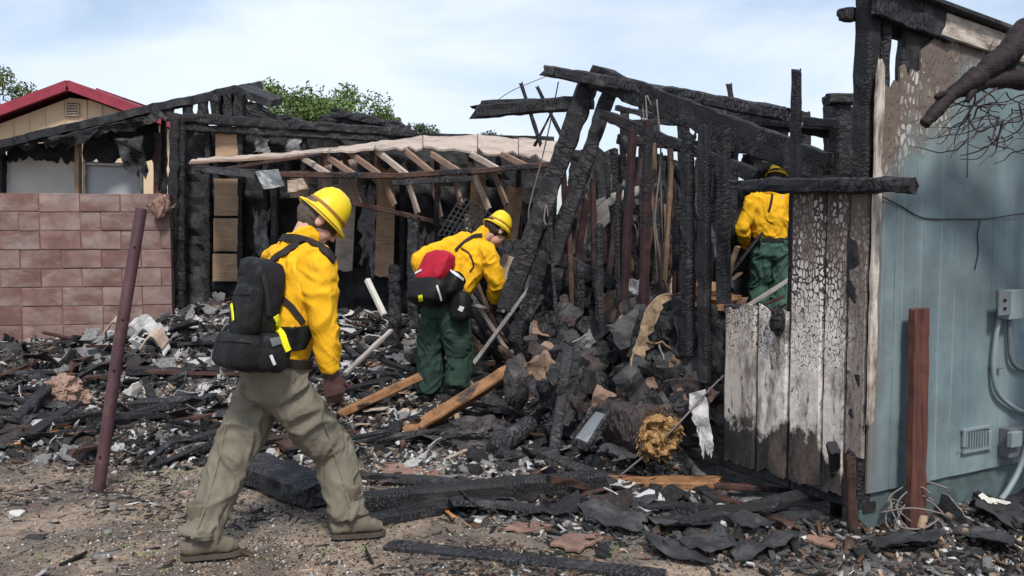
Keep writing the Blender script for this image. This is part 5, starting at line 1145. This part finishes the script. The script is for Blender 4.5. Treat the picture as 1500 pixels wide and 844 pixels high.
# scorched paper-backed sheet curling over a heap of shingles
g = []
arc = [(1010, 434, 5.55), (985, 430, 5.5), (962, 437, 5.45), (945, 462, 5.4), (934, 500, 5.38), (924, 535, 5.36), (918, 572, 5.36)]
pts = spline([P(*p) for p in arc], 5)
for i, p in enumerate(pts): w_ = .045 + .045 * mnoise.noise(Vector((i * .55, 0, 0))); g.append([p + Vector((-.004, .02, 0)) + Vector((.9, .5, -.1)).normalized() * (w_ * (j / 4) * 2.2 + .012 * mnoise.noise(Vector((i * .8, j, 3)))) for j in range(5)])
tag(sheet('scorched_backing', g, .012, M['paperedge'], None, jag=.02, seed=6), 'tan scorched sheet curling over the heap of black shingles', 'sheet')
sh_lab = 'stiff black shingle sheet in the heap beside the blistered siding'
for k_, (x0, y0, x1, y1, x2, y2, x3, y3, d) in enumerate(((950, 470, 1010, 452, 1022, 520, 968, 528, 5.5), (985, 462, 1042, 470, 1040, 540, 990, 520, 5.42), (952, 520, 1020, 505, 1034, 570, 972, 560, 5.35), (1020, 480, 1060, 478, 1056, 580, 1026, 566, 5.4), (962, 440, 1030, 446, 1036, 480, 975, 470, 5.6), (1000, 560, 1050, 552, 1052, 640, 1010, 640, 5.2), (935, 520, 975, 540, 968, 590, 930, 580, 5.4))):
    tag(sheet('shingle_sheet', quadgrid(P(x0, y0, d + .1), P(x1, y1, d + .06), P(x2, y2, d - .06), P(x3, y3, d - .02), 8, 8, .12, k_, 'tblr'), .012, M['tar'], None, jag=.05, seed=k_), sh_lab, 'shingle', 'shingles heaped beside the siding')
blob('char_heap', 'lumpy heap of black char under the shingle sheets', 'debris heap', on(P(1000, 560, 5.75), -.12), (.40, .30, .42), M['char'], 3, .5, 2.6, 5)
blob('char_heap', 'low heap of black char behind the grey leaning post', 'debris heap', on(P(880, 520, 6.4), -.18), (.40, .30, .36), M['char'], 5, .5, 2.6, 5)
blob('copper_scrap', 'crumpled rust-brown scrap on top of the shingle heap', 'scrap', P(1036, 440, 5.75), (.16, .12, .09), M['char_orange'], 8, .7, 2.5, 4)
# melted white drip
g = quadgrid(P(1006, 578, 5.02), P(1036, 570, 5.0), P(1046, 668, 4.95), P(1026, 676, 4.95), 8, 18, .25, 12, 'blr'); tag(sheet('melted_sheet', g, .025, M['ash'], None, jag=.07, seed=3), 'white melted plastic sheet drooping beside the insulation roll', 'sheet')
# grey tray frame
a, b, c, d = P(838, 646, 5.1), P(872, 600, 5.25), P(893, 606, 5.2), P(862, 656, 5.05)
tr_ = thing('metal_tray', 'bent grey metal tray propped beside the insulation roll', 'tray', a)
for p_, q_ in ((a, b), (b, c), (c, d), (d, a)): beam('rim', p_, q_, .022, .05, M['char_grey'], tr_, jag=.002)
sheet('base', quadgrid(a, b, c, d, 4, 3), .008, M['galv'], tr_, jag=.01)
# burnt bundle of cloth and ribbed hose
blob('cloth_bundle', 'burnt bundle of cloth lying below the split beam', 'bundle', on(GT(700, 652), .06), (.19, .15, .11), M['cloth'], 4, .5, 2.0, 5, fine=.16)
blob('ash_sack', 'ash-grey sack slumped against the leaning posts', 'sack', P(757, 562, 6.1), (.085, .09, .19), M['cloth'], 6, .28, 1.6, 5, fine=.07)
pts = spline([on(GT(722, 672), .05), on(GT(748, 660), .08), on(GT(778, 646), .12)], 14); V, F = tubeVF(pts, [.052 + .012 * (i % 2) for i in range(len(pts))], 12); tag(obj('ribbed_hose', V, F, M['char_grey'], None, pts[0]), 'charred ribbed hose lying beside the cloth bundle', 'hose')
# pale slats heaped below the wall
for k_, (x, y, dx, dy) in enumerate(((150, 486, 34, -4), (186, 478, 40, 8), (196, 492, 36, 10), (204, 506, 34, 4), (176, 500, 30, -10), (216, 478, 24, 22))):
    p0, p1 = GT(x, y + 20), GT(x + dx, y + 20 + dy); m_ = p0.lerp(p1, .5) + UP * .08; g = []
    for p in spline([p0 + UP * .12, m_ + UP * .14, p1 + UP * .10], 5): g.append([p + Vector((0, j * .055, .02 * j)) for j in range(4)])
    tag(sheet('warped_slat', g, .014, M['ash'] if k_ % 3 else M['pale'], None, jag=.01, seed=k_), 'warped whitish slat in the heap below the block wall', 'slat', 'warped slats below the block wall')
blob('foam_block', 'melted pink-orange foam block lying in the ash below the block wall', 'foam', on(GT(92, 590), .10), (.13, .10, .12), M['pink'], 2, .45, 2.0, 5, smooth=False)
blob('foam_block', 'small pale foam scrap beside the black stub', 'foam', on(GT(122, 592), .06), (.07, .06, .07), M['pink'], 12, .45, 2.4, 4)
# clay-coloured broken slabs, dark sheets, odd scraps on the ground
def slab(name, label, cat, px, py, rx, ry, th, mat, seed, group=None, tilt=.06, n=26, lift=.0, crumple=.0, rg=.35):
    """an irregular flat piece: rings of points inside a jagged outline"""
    c = GT(px, py); q = random.Random(seed); V = []; F = []; a0 = q.uniform(0, 6.28); tx, ty = q.uniform(-tilt, tilt), q.uniform(-tilt, tilt); rings = 5; o_ = Vector((seed * 3.7, 0, 0))
    nk = q.choice((4, 5, 5, 6)); cs = [(2 * math.pi * (i_ + q.uniform(-.32, .32)) / nk, q.uniform(.72, 1.18)) for i_ in range(nk)]; cs = [(a_ % 6.28318, r_) for a_, r_ in cs]; cs.sort()
    def rad(an):       # distance to the straight broken edge in that direction, nibbled a little
        for (a1, r1_), (a2, r2_) in zip(cs, cs[1:] + [(cs[0][0] + 6.28318, cs[0][1])]):
            t_an = an if an >= a1 - 1e-9 else an + 6.28318
            if a1 - 1e-9 <= t_an <= a2 + 1e-9: break
        d_ = a2 - a1; rr_ = r1_ * r2_ * math.sin(d_) / max(.15, r1_ * math.sin(t_an - a1) + r2_ * math.sin(a2 - t_an))
        return min(rr_, 1.25) + rg * .22 * mnoise.noise(Vector((math.cos(an) * 5, math.sin(an) * 5, 0)) + o_)
    for z in (0, 1):
        V.append(c + UP * (.003 + lift + th * z))
        for i in range(1, rings + 1):
            for j in range(n):
                an = 2 * math.pi * j / n; t = i / rings; x, y = rx * rad(an) * math.cos(an) * t, ry * rad(an) * math.sin(an) * t
                ca, sa = math.cos(a0), math.sin(a0); X, Y = (x * ca - y * sa), (x * sa + y * ca)
                V.append(c + Vector((X, Y, .003 + lift + th * z * (1 if i < rings else .75) + tx * X + ty * Y + crumple * (mnoise.noise(Vector((X * 9, Y * 9, seed))) + .5 * mnoise.noise(Vector((X * 22, Y * 22, seed)))))))
    m = 1 + rings * n
    for z in (0, 1):
        b = z * m
        for j in range(n):
            j2 = (j + 1) % n; f = (b, b + 1 + j, b + 1 + j2); F.append(f if z else f[::-1])
            for i in range(rings - 1): f = (b + 1 + i * n + j, b + 1 + (i + 1) * n + j, b + 1 + (i + 1) * n + j2, b + 1 + i * n + j2); F.append(f if z else f[::-1])
    e = 1 + (rings - 1) * n
    for j in range(n): j2 = (j + 1) % n; F.append((e + j, e + j2, m + e + j2, m + e + j))
    return tag(obj(name, V, F, mat, None, c), label, cat, group)
for k_, (x, y, rx, ry) in enumerate(((728, 748, .12, .10), (782, 770, .16, .10), (848, 792, .17, .13), (600, 690, .22, .16), (1206, 792, .10, .13), (905, 836, .14, .05), (130, 632, .16, .14), (650, 700, .14, .12))):
    slab('clay_slab', 'flat broken clay-coloured slab lying in the ash', 'slab', x, y, rx, ry, .014, M['clay'], 100 + k_, 'clay slabs on the ground', lift=-.002, crumple=.010, rg=.7)
for k_, (x, y, rx, ry) in enumerate(((905, 762, .20, .20), (985, 775, .16, .2), (1035, 800, .18, .16), (1110, 812, .22, .12), (1000, 818, .2, .1), (930, 745, .15, .1), (1170, 770, .14, .12), (1450, 735, .3, .2), (1420, 790, .3, .12), (1490, 770, .2, .2), (1100, 775, .12, .1), (1330, 800, .2, .12), (30, 622, .2, .14), (12, 600, .15, .2), (70, 600, .16, .12))):
    slab('tar_sheet', 'torn black tar sheet lying flat on the ground', 'tar sheet', x, y, rx, ry, .006, M['tar'], 200 + k_, 'tar sheets on the ground', tilt=.20, n=30, lift=.035, crumple=.035, rg=.6)
slab('white_scrap', 'white scrap of panel lying on bare dirt near the steel post', 'scrap', 24, 754, .06, .04, .012, M['offwhite'], 301)
for k_, (x, y, rx, ry) in enumerate(((545, 606, .14, .10), (572, 596, .10, .07), (520, 600, .10, .08), (532, 630, .09, .06), (590, 612, .08, .06))): slab('plywood_scrap', 'pale broken plywood scrap before the bending person', 'plywood', x, y, rx, ry, .012, M['pale'], 320 + k_, 'plywood scraps near the bending person', tilt=.35, lift=.03, crumple=.01)
a, b = on(GT(1088, 772), .025), on(GT(1156, 776), .025); V, F = tubeVF([a, a.lerp(b, .1), a.lerp(b, .88), b], [.020, .024, .024, .012], 12); tag(obj('white_tube', V, F, M['offwhite'], None, a, smooth=True), 'white plastic tube lying in the ash near the house corner', 'tube')
# wire basket behind the bending person
wb = thing('wire_basket', 'charred wire basket tipped up behind the bending person', 'basket', P(690, 360, 8.2)); a, b, c, d = P(642, 344, 8.1), P(676, 288, 8.3), P(726, 318, 8.3), P(700, 352, 8.05)
for i in range(9):
    t = i / 8; beam('wire', a.lerp(b, t), d.lerp(c, t), .014, .014, M['char'], wb, jag=.002); beam('wire', a.lerp(d, t), b.lerp(c, t), .014, .014, M['char'], wb, jag=.002)
pbeam('tan_stick', 'tan stick standing through the wire basket', 'board', P(690, 360, 8.25), P(683, 314, 8.3), .05, .03, 'pale', jag=.002)
# hanging wires
for k_, (pts, lab) in enumerate((([(946, 140, 6.1), (950, 220, 6.05), (956, 300, 6.05), (964, 420, 6.0)], 'wire hanging in front of the maroon studs'), ([(940, 138, 6.15), (946, 200, 6.1), (958, 310, 6.05), (972, 430, 6.0)], 'wire hanging in front of the maroon studs'), ([(962, 146, 6.0), (968, 230, 5.98), (960, 330, 5.98), (978, 428, 5.95)], 'wire hanging in front of the maroon studs'), ([(934, 132, 6.2), (938, 165, 6.2), (942, 182, 6.2)], 'wire hanging in front of the maroon studs'), ([(948, 140, 6.08), (966, 190, 6.05), (968, 260, 6.02), (972, 400, 6.0)], 'wire hanging in front of the maroon studs'))):
    q_ = spline([P(*p) for p in pts], 7); V, F = tubeVF(q_, .006, 6); tag(obj('hanging_wire', V, F, M['wire'], None, q_[0], smooth=True), lab, 'wire', 'wires hanging by the maroon studs')
for pts, lab in (([(818, 120, 6.7), (806, 180, 6.8), (792, 240, 6.9), (776, 300, 6.9), (774, 330, 6.9)], 'pale wire hanging from the top beam down past the patio roof'), ([(1058, 150, 6.2), (1062, 168, 6.2), (1058, 178, 6.2)], 'short curled wire under the sloping rafter'), ([(1160, 150, 4.75), (1172, 190, 4.75), (1158, 230, 4.72), (1170, 262, 4.70)], 'tangled wire wound round the pointed burnt stud'), ([(1176, 180, 4.75), (1164, 210, 4.75), (1172, 240, 4.7), (1162, 280, 4.7)], 'second wire twisted round the pointed burnt stud'), ([(1150, 450, 4.62), (1100, 520, 4.8), (1050, 560, 5.0), (975, 640, 4.95), (900, 704, 5.0)], 'long stiff wire slanting across the blistered siding to the ground'), ([(803, 318, 6.5), (800, 300, 6.5), (797, 322, 6.48), (801, 330, 6.46)], 'white scrap of cable stuck on the leaning post'), ([(724, 150, 7), (752, 132, 6.9), (800, 112, 6.75)], 'thin slack wire between the two top beams')):
    q_ = spline([P(*p) for p in pts], 7); V, F = tubeVF(q_, .0055 if 'thin' not in lab else .003, 6); tag(obj('wire', V, F, M['wire'], None, q_[0], smooth=True), lab, 'wire')
blob('scorched_box', 'scorched black box hanging on the siding below the window gap', 'box', w1(1139, 470, .03), (.035, .05, .075), M['char'], 14, .2, 2)
# smashed lumber inside the house: every stick its own thing
q = random.Random(21)
for i in range(150):
    px, py, d = q.uniform(700, 1075), q.uniform(330, 500), q.uniform(6.9, 8.7)
    if 700 < px < 760 and d < 7.4: continue
    a = P(px, py, d); a.z = H(a.x, a.y) + q.uniform(-.05, .25); an = q.uniform(0, 6.28); el = q.uniform(-.1, 1.25); L = q.uniform(.3, 1.05)
    b = a + Vector((math.cos(an) * math.cos(el), math.sin(an) * math.cos(el) * .5, math.sin(el))) * L
    mt = q.choice(['char', 'char', 'char', 'char_grey', 'char_brown', 'char_brown', 'char_tan', 'greyboard'])
    tag(beam('burnt_stick', a, b, q.uniform(.03, .09), q.uniform(.02, .05), M[mt], None, jag=.005, rag=(.03, .05), seg=8), 'burnt stick jumbled among the wreckage inside the house', 'stick', 'burnt sticks inside the house')
for k_, (px, py, d, r_, mt) in enumerate(((930, 440, 6.6, (.11, .10, .14), 'ash'), (870, 400, 7.4, (.16, .1, .12), 'char_brown'), (965, 380, 7.6, (.10, .1, .30), 'char_brown'), (1000, 300, 7.8, (.12, .1, .22), 'char_grey'), (985, 350, 7.7, (.14, .1, .14), 'char_grey'), (836, 440, 7.2, (.2, .14, .14), 'char'), (760, 400, 8.2, (.2, .2, .3), 'char'))): blob('burnt_lump', 'charred lump of wreckage lodged behind the stud wall', 'debris', P(px, py, d), r_, M[mt], 30 + k_, .5, 2.3, 4, group='burnt lumps behind the stud wall')

for i in range(120):
    if i < 70: px, py, d = q.uniform(925, 1062), q.uniform(440, 610), 0
    else: px, py, d = q.uniform(775, 930), q.uniform(430, 600), 0
    d = 5.15 + (610 - py) / 170 * .65 if i < 70 else 5.6 + (600 - py) / 170 * .9
    c_ = P(px, py, d); s_ = q.uniform(.05, .15); u1 = Vector((q.uniform(-1, 1), q.uniform(-.5, .5), q.uniform(-1, 1))).normalized(); u2 = u1.cross(Vector((q.uniform(-.6, .6), -1, q.uniform(-.2, .9)))).normalized()
    tag(sheet('heap_scrap', quadgrid(c_ - u1 * s_ - u2 * s_ * .7, c_ + u1 * s_ - u2 * s_ * .7, c_ + u1 * s_ + u2 * s_ * .7, c_ - u1 * s_ + u2 * s_ * .7, 6, 5, .16, 700 + i, 'tblr'), .010, M[q.choice(['tar', 'char_grey', 'cloth', 'ashgrey', 'char_tan', 'brownlumber', 'rollskin', 'rollskin', 'char', 'char', 'tar'])], None, jag=.05, seed=i), 'torn scrap of burnt sheet in the heap behind the insulation roll', 'scrap', 'torn scraps in the heap behind the roll')

# ================================================================== LOOSE PIECES OF WRECKAGE (countable ones)
def variants(fn, n): return [fn(i) for i in range(n)]
def v_board(i):
    q = random.Random(500 + i); k = 6; V = []; F = []; w, h = q.uniform(.05, .10), q.uniform(.018, .045)
    for s_ in range(k + 1):
        x = (s_ / k - .5); j = [q.uniform(-.008, .008) for _ in range(8)]
        V += [(x + (q.uniform(-.06, .06) if s_ in (0, k) else 0), -w / 2 + j[0], -h / 2 + j[1]), (x + (q.uniform(-.06, .06) if s_ in (0, k) else 0), w / 2 + j[2], -h / 2 + j[3]), (x + (q.uniform(-.06, .06) if s_ in (0, k) else 0), w / 2 + j[4], h / 2 + j[5]), (x, -w / 2 + j[6], h / 2 + j[7])]
    for s_ in range(k):
        for a in range(4): b = (a + 1) % 4; F.append((s_ * 4 + a, (s_ + 1) * 4 + a, (s_ + 1) * 4 + b, s_ * 4 + b))
    F += [(0, 1, 2, 3), (k * 4 + 3, k * 4 + 2, k * 4 + 1, k * 4)]; return V, [tuple(reversed(f)) for f in F]
def v_lump(i):
    bm = bmesh.new(); bmesh.ops.create_icosphere(bm, subdivisions=2, radius=1); o_ = Vector((i * 9.1, 0, 0))
    for v in bm.verts: v.co = Vector((v.co.x, v.co.y * .75, v.co.z * .5)) * (1 + .55 * mnoise.noise(v.co * 1.7 + o_) + .3 * mnoise.noise(v.co * 4 + o_))
    V = [tuple(v.co) for v in bm.verts]; F = [tuple(v.index for v in f.verts) for f in bm.faces]; bm.free(); return V, F
def v_scrap(i):
    q = random.Random(900 + i); n = 5; V = []; F = []; a, b = q.uniform(-.5, .5), q.uniform(-.5, .5)
    for z in (0, 1):
        for y in range(n):
            for x in range(n):
                u, v = x / (n - 1) - .5, y / (n - 1) - .5; rg = .12 if x in (0, n - 1) or y in (0, n - 1) else 0
                q2 = random.Random(i * 1000 + y * 10 + x); V.append((u + q2.uniform(-rg, rg), v * .7 + q2.uniform(-rg, rg), a * u * u * 1.5 + b * v * u + .10 * mnoise.noise(Vector((u * 4 + i, v * 4, 0))) + z * .035))
    ix = lambda z, y, x: z * n * n + y * n + x
    for y in range(n - 1):
        for x in range(n - 1): F += [(ix(1, y, x), ix(1, y, x + 1), ix(1, y + 1, x + 1), ix(1, y + 1, x)), (ix(0, y, x), ix(0, y + 1, x), ix(0, y + 1, x + 1), ix(0, y, x + 1))]
    bd = [(0, x) for x in range(n)] + [(y, n - 1) for y in range(1, n)] + [(n - 1, x) for x in range(n - 2, -1, -1)] + [(y, 0) for y in range(n - 2, 0, -1)]
    for p, r_ in zip(bd, bd[1:] + bd[:1]): F.append((ix(0, *p), ix(0, *r_), ix(1, *r_), ix(1, *p)))
    return V, F
FEET = [(-.75, 4.25), (-1.38, 3.95)]
def inside_house(x, y): p = Vector((x, y, 0)) - A; return p.dot(N2) > -.12 and p.dot(D2) > 0 and False
def scatter(name, label, cat, group, fn, mats, n, smin, smax, seed, tilt=.35, mind=.45, sq=(1, 1, 1), xr=(-5.8, 3.4), yr=(4.3, 9.2), lift=.3):
    vs_ = [(fn(i), ) for i in range(8)]; q = random.Random(seed); cache = {}; c = 0
    while c < n:
        y = q.uniform(*yr); lim = .60 * y; x = q.uniform(max(xr[0], -lim), min(xr[1], lim))
        if q.random() > float(rubble_mask(np.array([x]), np.array([y]))[0]) ** 2: continue
        rel = Vector((x, y, 0)) - A
        if rel.dot(N2) < .06 and rel.dot(D2) > -.15: continue       # under the house itself
        if any((x - a) ** 2 + (y - b) ** 2 < .04 for a, b in FEET): continue
        i = q.randrange(8); mt = q.choice(mats); key = (i, mt)
        if key not in cache: cache[key] = mesh(name, vs_[i][0][0], vs_[i][0][1], M[mt])
        s_ = smin + (smax - smin) * q.random() ** 2; o = bpy.data.objects.new(name, cache[key])
        m = Matrix.Translation((x, y, H(x, y) + s_ * .10 * lift + .012)) @ Matrix.Rotation(q.uniform(0, 6.28), 4, 'Z') @ Matrix.Rotation(q.gauss(0, tilt), 4, 'Y') @ Matrix.Rotation(q.gauss(0, tilt), 4, 'X') @ Matrix.Diagonal((s_ * sq[0], s_ * sq[1], s_ * sq[2], 1))
        finish(o, None, m); tag(o, label, cat, group); c += 1
scatter('charred_board', 'short charred board lying among the rubble', 'board', 'charred boards among the rubble', v_board, ['char', 'char', 'char_grey', 'char_brown'], 280, .18, 1.15, 31, .16, sq=(1, .9, .9))
scatter('wood_fragment', 'broken piece of unburnt tan wood among the rubble', 'wood', 'tan wood pieces among the rubble', v_board, ['pale', 'tan', 'orange', 'greyboard'], 110, .10, .55, 32, .2, sq=(1, .8, .6))
scatter('char_lump', 'lump of black char lying in the rubble', 'char', 'char lumps in the rubble', v_lump, ['char', 'char_grey', 'cloth'], 260, .025, .095, 33, .5)
scatter('ash_lump', 'lump of pale ash lying in the rubble', 'ash', 'ash lumps in the rubble', v_lump, ['ash', 'ash', 'ashgrey'], 200, .018, .07, 34, .5)
scatter('sheet_scrap', 'curled dark scrap of roofing lying in the rubble', 'scrap', 'roofing scraps in the rubble', v_scrap, ['tar', 'char', 'cloth', 'rollskin', 'char_grey'], 280, .06, .28, 35, .35, lift=1.0)
scatter('ash_scrap', 'curled pale scrap of burnt panel lying in the rubble', 'scrap', 'pale panel scraps in the rubble', v_scrap, ['ash', 'ashgrey', 'ashgrey', 'greypanel', 'offwhite'], 220, .05, .20, 36, .5, lift=1.0)
scatter('ash_mat', 'crumpled sheet of grey ash on the far debris bank', 'ash', 'ash sheets on the debris bank', v_scrap, ['ashgrey', 'ash', 'cloth', 'ashgrey'], 150, .10, .34, 37, .5, yr=(7.6, 9.4), xr=(-4.2, 1.5), lift=1.5)

# ================================================================== FINE DEBRIS nobody could count
t_ = (1 + 5 ** .5) / 2
ICO_V = np.array([(-1, t_, 0), (1, t_, 0), (-1, -t_, 0), (1, -t_, 0), (0, -1, t_), (0, 1, t_), (0, -1, -t_), (0, 1, -t_), (t_, 0, -1), (t_, 0, 1), (-t_, 0, -1), (-t_, 0, 1)]) / math.hypot(1, t_)
ICO_F = np.array([(0, 11, 5), (0, 5, 1), (0, 1, 7), (0, 7, 10), (0, 10, 11), (1, 5, 9), (5, 11, 4), (11, 10, 2), (10, 7, 6), (7, 1, 8), (3, 9, 4), (3, 4, 2), (3, 2, 6), (3, 6, 8), (3, 8, 9), (4, 9, 5), (2, 4, 11), (6, 2, 10), (8, 6, 7), (9, 8, 1)])
BOX_V = np.array([(x, y, z) for x in (-1, 1) for y in (-1, 1) for z in (-1, 1)], float) * .5
BOX_F = np.array([(0, 1, 3), (0, 3, 2), (4, 6, 7), (4, 7, 5), (0, 4, 5), (0, 5, 1), (2, 3, 7), (2, 7, 6), (0, 2, 6), (0, 6, 4), (1, 5, 7), (1, 7, 3)])
def fine(name, kind, n, tv, tf, size, sq, pal, seed, maskp=1.0, base=0.0, jit=.25, yr=(3.3, 9.6), tilt=.5, near=None):
    q = np.random.default_rng(seed); N = int(n * 3.2); u = q.random(N); y = yr[0] + (yr[1] - yr[0]) * u ** 1.15; x = (q.random(N) * 2 - 1) * .62 * y
    m = rubble_mask(x, y) ** maskp; pr = base + (1 - base) * m
    if near is not None: pr = near(x, y)
    cl = fbm(np.stack([x * 2.1, y * 2.1, x * 0 + seed], 1), seed, 3); ok = q.random(N) < pr * np.clip(.75 + cl * .7, .05, 1.3)
    rx = (x - A.x) * N2.x + (y - A.y) * N2.y; dx = (x - A.x) * D2.x + (y - A.y) * D2.y; ok &= ~((rx < .03) & (dx > -.05))
    x, y = x[ok][:n], y[ok][:n]; n = len(x); z = HN(x, y)
    s_ = size[0] + (size[1] - size[0]) * q.random(n) ** 2.2
    a, b, c = q.random(n) * 6.283, q.normal(0, tilt, n), q.normal(0, tilt, n)
    ca, sa, cb, sb, cc, sc_ = np.cos(a), np.sin(a), np.cos(b), np.sin(b), np.cos(c), np.sin(c)
    Rm = np.stack([np.stack([ca * cb, ca * sb * sc_ - sa * cc, ca * sb * cc + sa * sc_], -1), np.stack([sa * cb, sa * sb * sc_ + ca * cc, sa * sb * cc - ca * sc_], -1), np.stack([-sb, cb * sc_, cb * cc], -1)], 1)
    T = tv[None] * np.array(sq) * (1 + q.uniform(-jit, jit, (n, len(tv), 1))) + q.uniform(-jit, jit, (n, len(tv), 3)) * np.array(sq) * .3
    T = T * s_[:, None, None]; T = np.einsum('nij,nkj->nki', Rm, T); T[..., 0] += x[:, None]; T[..., 1] += y[:, None]; T[..., 2] += (z + s_ * sq[2] * .25)[:, None]
    F = (tf[None] + (np.arange(n) * len(tv))[:, None, None]).reshape(-1, 3)
    pc = np.array([p[1] for p in pal], float); pw = np.array([p[0] for p in pal], float); zone = fbm(np.stack([x * 1.3, y * 1.3, x * 0 + 3], 1), 99, 3)
    w = pw[None] * np.exp(np.clip(zone, -1, 1)[:, None] * (pc.mean(1)[None] > .2) * 1.4); w /= w.sum(1, keepdims=True); pick = (q.random((n, 1)) > np.cumsum(w, 1)).sum(1).clip(0, len(pal) - 1)
    C = np.ones((n, len(tv), 4)); C[..., :3] = (pc[pick] * q.uniform(.65, 1.3, (n, 1)))[:, None]
    o = obj(name, T.reshape(-1, 3), F, M['debris'], colors=np.clip(C, 0, 1).reshape(-1, 4)); o['kind'] = 'stuff'; o['label'] = kind; o['category'] = 'debris'
    return o
BLK, DG, GR, WH, BR, TN = (.028, .027, .027), (.07, .067, .066), (.21, .205, .20), (.52, .51, .49), (.12, .075, .052), (.36, .26, .18)
fine('char_crumbs', 'black and grey crumbs of char strewn over the rubble', 24000, ICO_V, ICO_F, (.006, .032), (1, .75, .45), [(4.2, BLK), (2.5, DG), (2.4, GR), (1.4, WH), (1.2, BR), (.5, TN)], 41, base=.0, maskp=1.3, jit=.42)
fine('burnt_slivers', 'burnt slivers and flakes strewn over the rubble', 24000, BOX_V, BOX_F, (.02, .13), (1, .30, .10), [(4.4, BLK), (2.5, DG), (2.0, GR), (1.1, WH), (1.6, BR), (.9, TN)], 42, base=.006, maskp=1.6)
fine('ash_flakes', 'white and grey ash flakes settled over the rubble', 20000, BOX_V, BOX_F, (.007, .045), (1, .75, .16), [(1, DG), (3, GR), (4.2, WH), (.4, TN)], 43, base=.0, maskp=1.8, tilt=.6)
fine('yard_crumbs', 'small chips of char and ash scattered over the bare dirt', 20000, ICO_V, ICO_F, (.0025, .010), (1, .8, .4), [(4, BLK), (2, DG), (2.0, GR), (1.6, WH), (3, BR), (3, TN)], 44, yr=(3.3, 5.9), near=lambda x, y: np.clip(.8 - .3 * rubble_mask(x, y), 0, 1))
fine('yard_twigs', 'thin burnt splinters scattered over the bare dirt', 9000, BOX_V, BOX_F, (.012, .075), (1, .16, .12), [(5, BLK), (2, DG), (1, GR), (2, BR), (1.4, TN), (.5, WH)], 45, yr=(3.3, 6.0), tilt=.15, near=lambda x, y: np.clip(.35 + 1.2 * fbm(np.stack([x * 1.5, y * 1.5, x * 0], 1), 61, 3), 0.05, 1))
# sparse weeds in the dirt
q = np.random.default_rng(8); V = []; F = []; C = []
for i in range(130):
    px, py = (q.uniform(180, 330), q.uniform(640, 720)) if i < 60 else ((q.uniform(0, 1000), q.uniform(760, 840)) if i < 100 else (q.uniform(560, 900), q.uniform(680, 760)))
    c = GT(px, py)
    for b_ in range(9):
        an = q.uniform(0, 6.28); L = q.uniform(.012, .045); d = Vector((math.cos(an), math.sin(an), q.uniform(.2, 1.2))).normalized(); p = c + Vector((q.normal() * .02, q.normal() * .02, 0)); sd = Vector((-math.sin(an), math.cos(an), 0)) * .003
        o_ = len(V); V += [p - sd, p + sd, p + d * L * .6 + sd, p + d * L]; F.append((o_, o_ + 1, o_ + 2, o_ + 3)); C += [(q.random(),) * 3 + (1,)] * 4
g_ = obj('weeds', V, F, M['plant'], colors=C); g_['kind'] = 'stuff'; g_['label'] = 'sparse low green weeds in the dirt'; g_['category'] = 'weeds'
# dry weed on the wall's end
dw = thing('dry_weed', 'tangle of dry brown weed at the broken end of the block wall', 'weed', P(232, 300, 9.55)); q = random.Random(4)
for i in range(18):
    a = P(232 + q.uniform(-8, 8), 300 + q.uniform(-4, 6), 9.55); pts = [a]
    for s_ in range(3): pts.append(pts[-1] + Vector((q.uniform(-.05, .05), q.uniform(-.04, .04), q.uniform(-.03, .05))))
    tube('stem', spline(pts, 3), .006, M['straw'], dw, k=4)

# ================================================================== SCORCHED TREE at the right
dt = thing('burnt_tree', 'scorched bare tree with a broken limb reaching past the teal wall', 'tree', on(Vector((2.95, 4.05, 0)))); TD = 3.9
def limb(name, pts, r0, r1, mat=M['bark'], par=dt, n=5, k=10):
    q_ = spline(pts, n); m_ = len(q_); rs = [r0 + (r1 - r0) * i / (m_ - 1) for i in range(m_)]
    rs = [r_ * (1 + .22 * mnoise.noise(p * 14) + .16 * mnoise.noise(p * 40)) for r_, p in zip(rs, q_)]; return tube(name, q_, rs, mat, par, k=k)
limb('trunk', [on(Vector((2.95, 4.05, 0)), -.1), Vector((2.93, 4.05, .8)), Vector((2.86, 4.02, 1.7)), Vector((2.80, 3.98, 2.35)), Vector((2.9, 4.0, 3.1))], .12, .07)
limb('limb', [Vector((2.81, 3.98, 2.30)), P(1520, 40, 3.95), P(1480, 74, 3.92), P(1445, 102, 3.9), P(1415, 124, 3.88), P(1392, 140, 3.88), P(1372, 162, 3.86), P(1354, 182, 3.85)], .060, .024, n=14, k=14)
limb('limb', [Vector((2.83, 4.0, 2.0)), P(1540, 118, 3.98), P(1498, 116, 3.95), P(1455, 118, 3.92), P(1425, 126, 3.9), P(1405, 136, 3.88)], .055, .026, n=14, k=14)
limb('branch', [P(1500, 60, 3.93), P(1485, 85, 3.94), P(1476, 104, 3.95), P(1470, 116, 3.94)], .030, .022)
limb('stub', [P(1425, 132, 3.88), P(1420, 142, 3.86), P(1417, 150, 3.86)], .020, .008); limb('stub', [P(1396, 138, 3.88), P(1380, 138, 3.86), P(1371, 143, 3.85)], .016, .010)
q = random.Random(12)
for i in range(44):
    x, y = q.uniform(1405, 1540), q.uniform(125, 205); d = q.uniform(3.8, 4.1); p = P(x, y, d); pts = [p]; v = Vector((q.uniform(-1, .5), q.uniform(-.4, .4), q.uniform(-1.0, .1)))
    for s_ in range(5): v = (v + Vector((q.uniform(-.7, .5), q.uniform(-.4, .4), q.uniform(-.55, .65)))).normalized(); pts.append(pts[-1] + v * q.uniform(.03, .075))
    r_ = q.uniform(.0018, .0042); limb('twig', pts, r_ * 1.3, r_ * .5, M['twig'], dt, 3, 5)
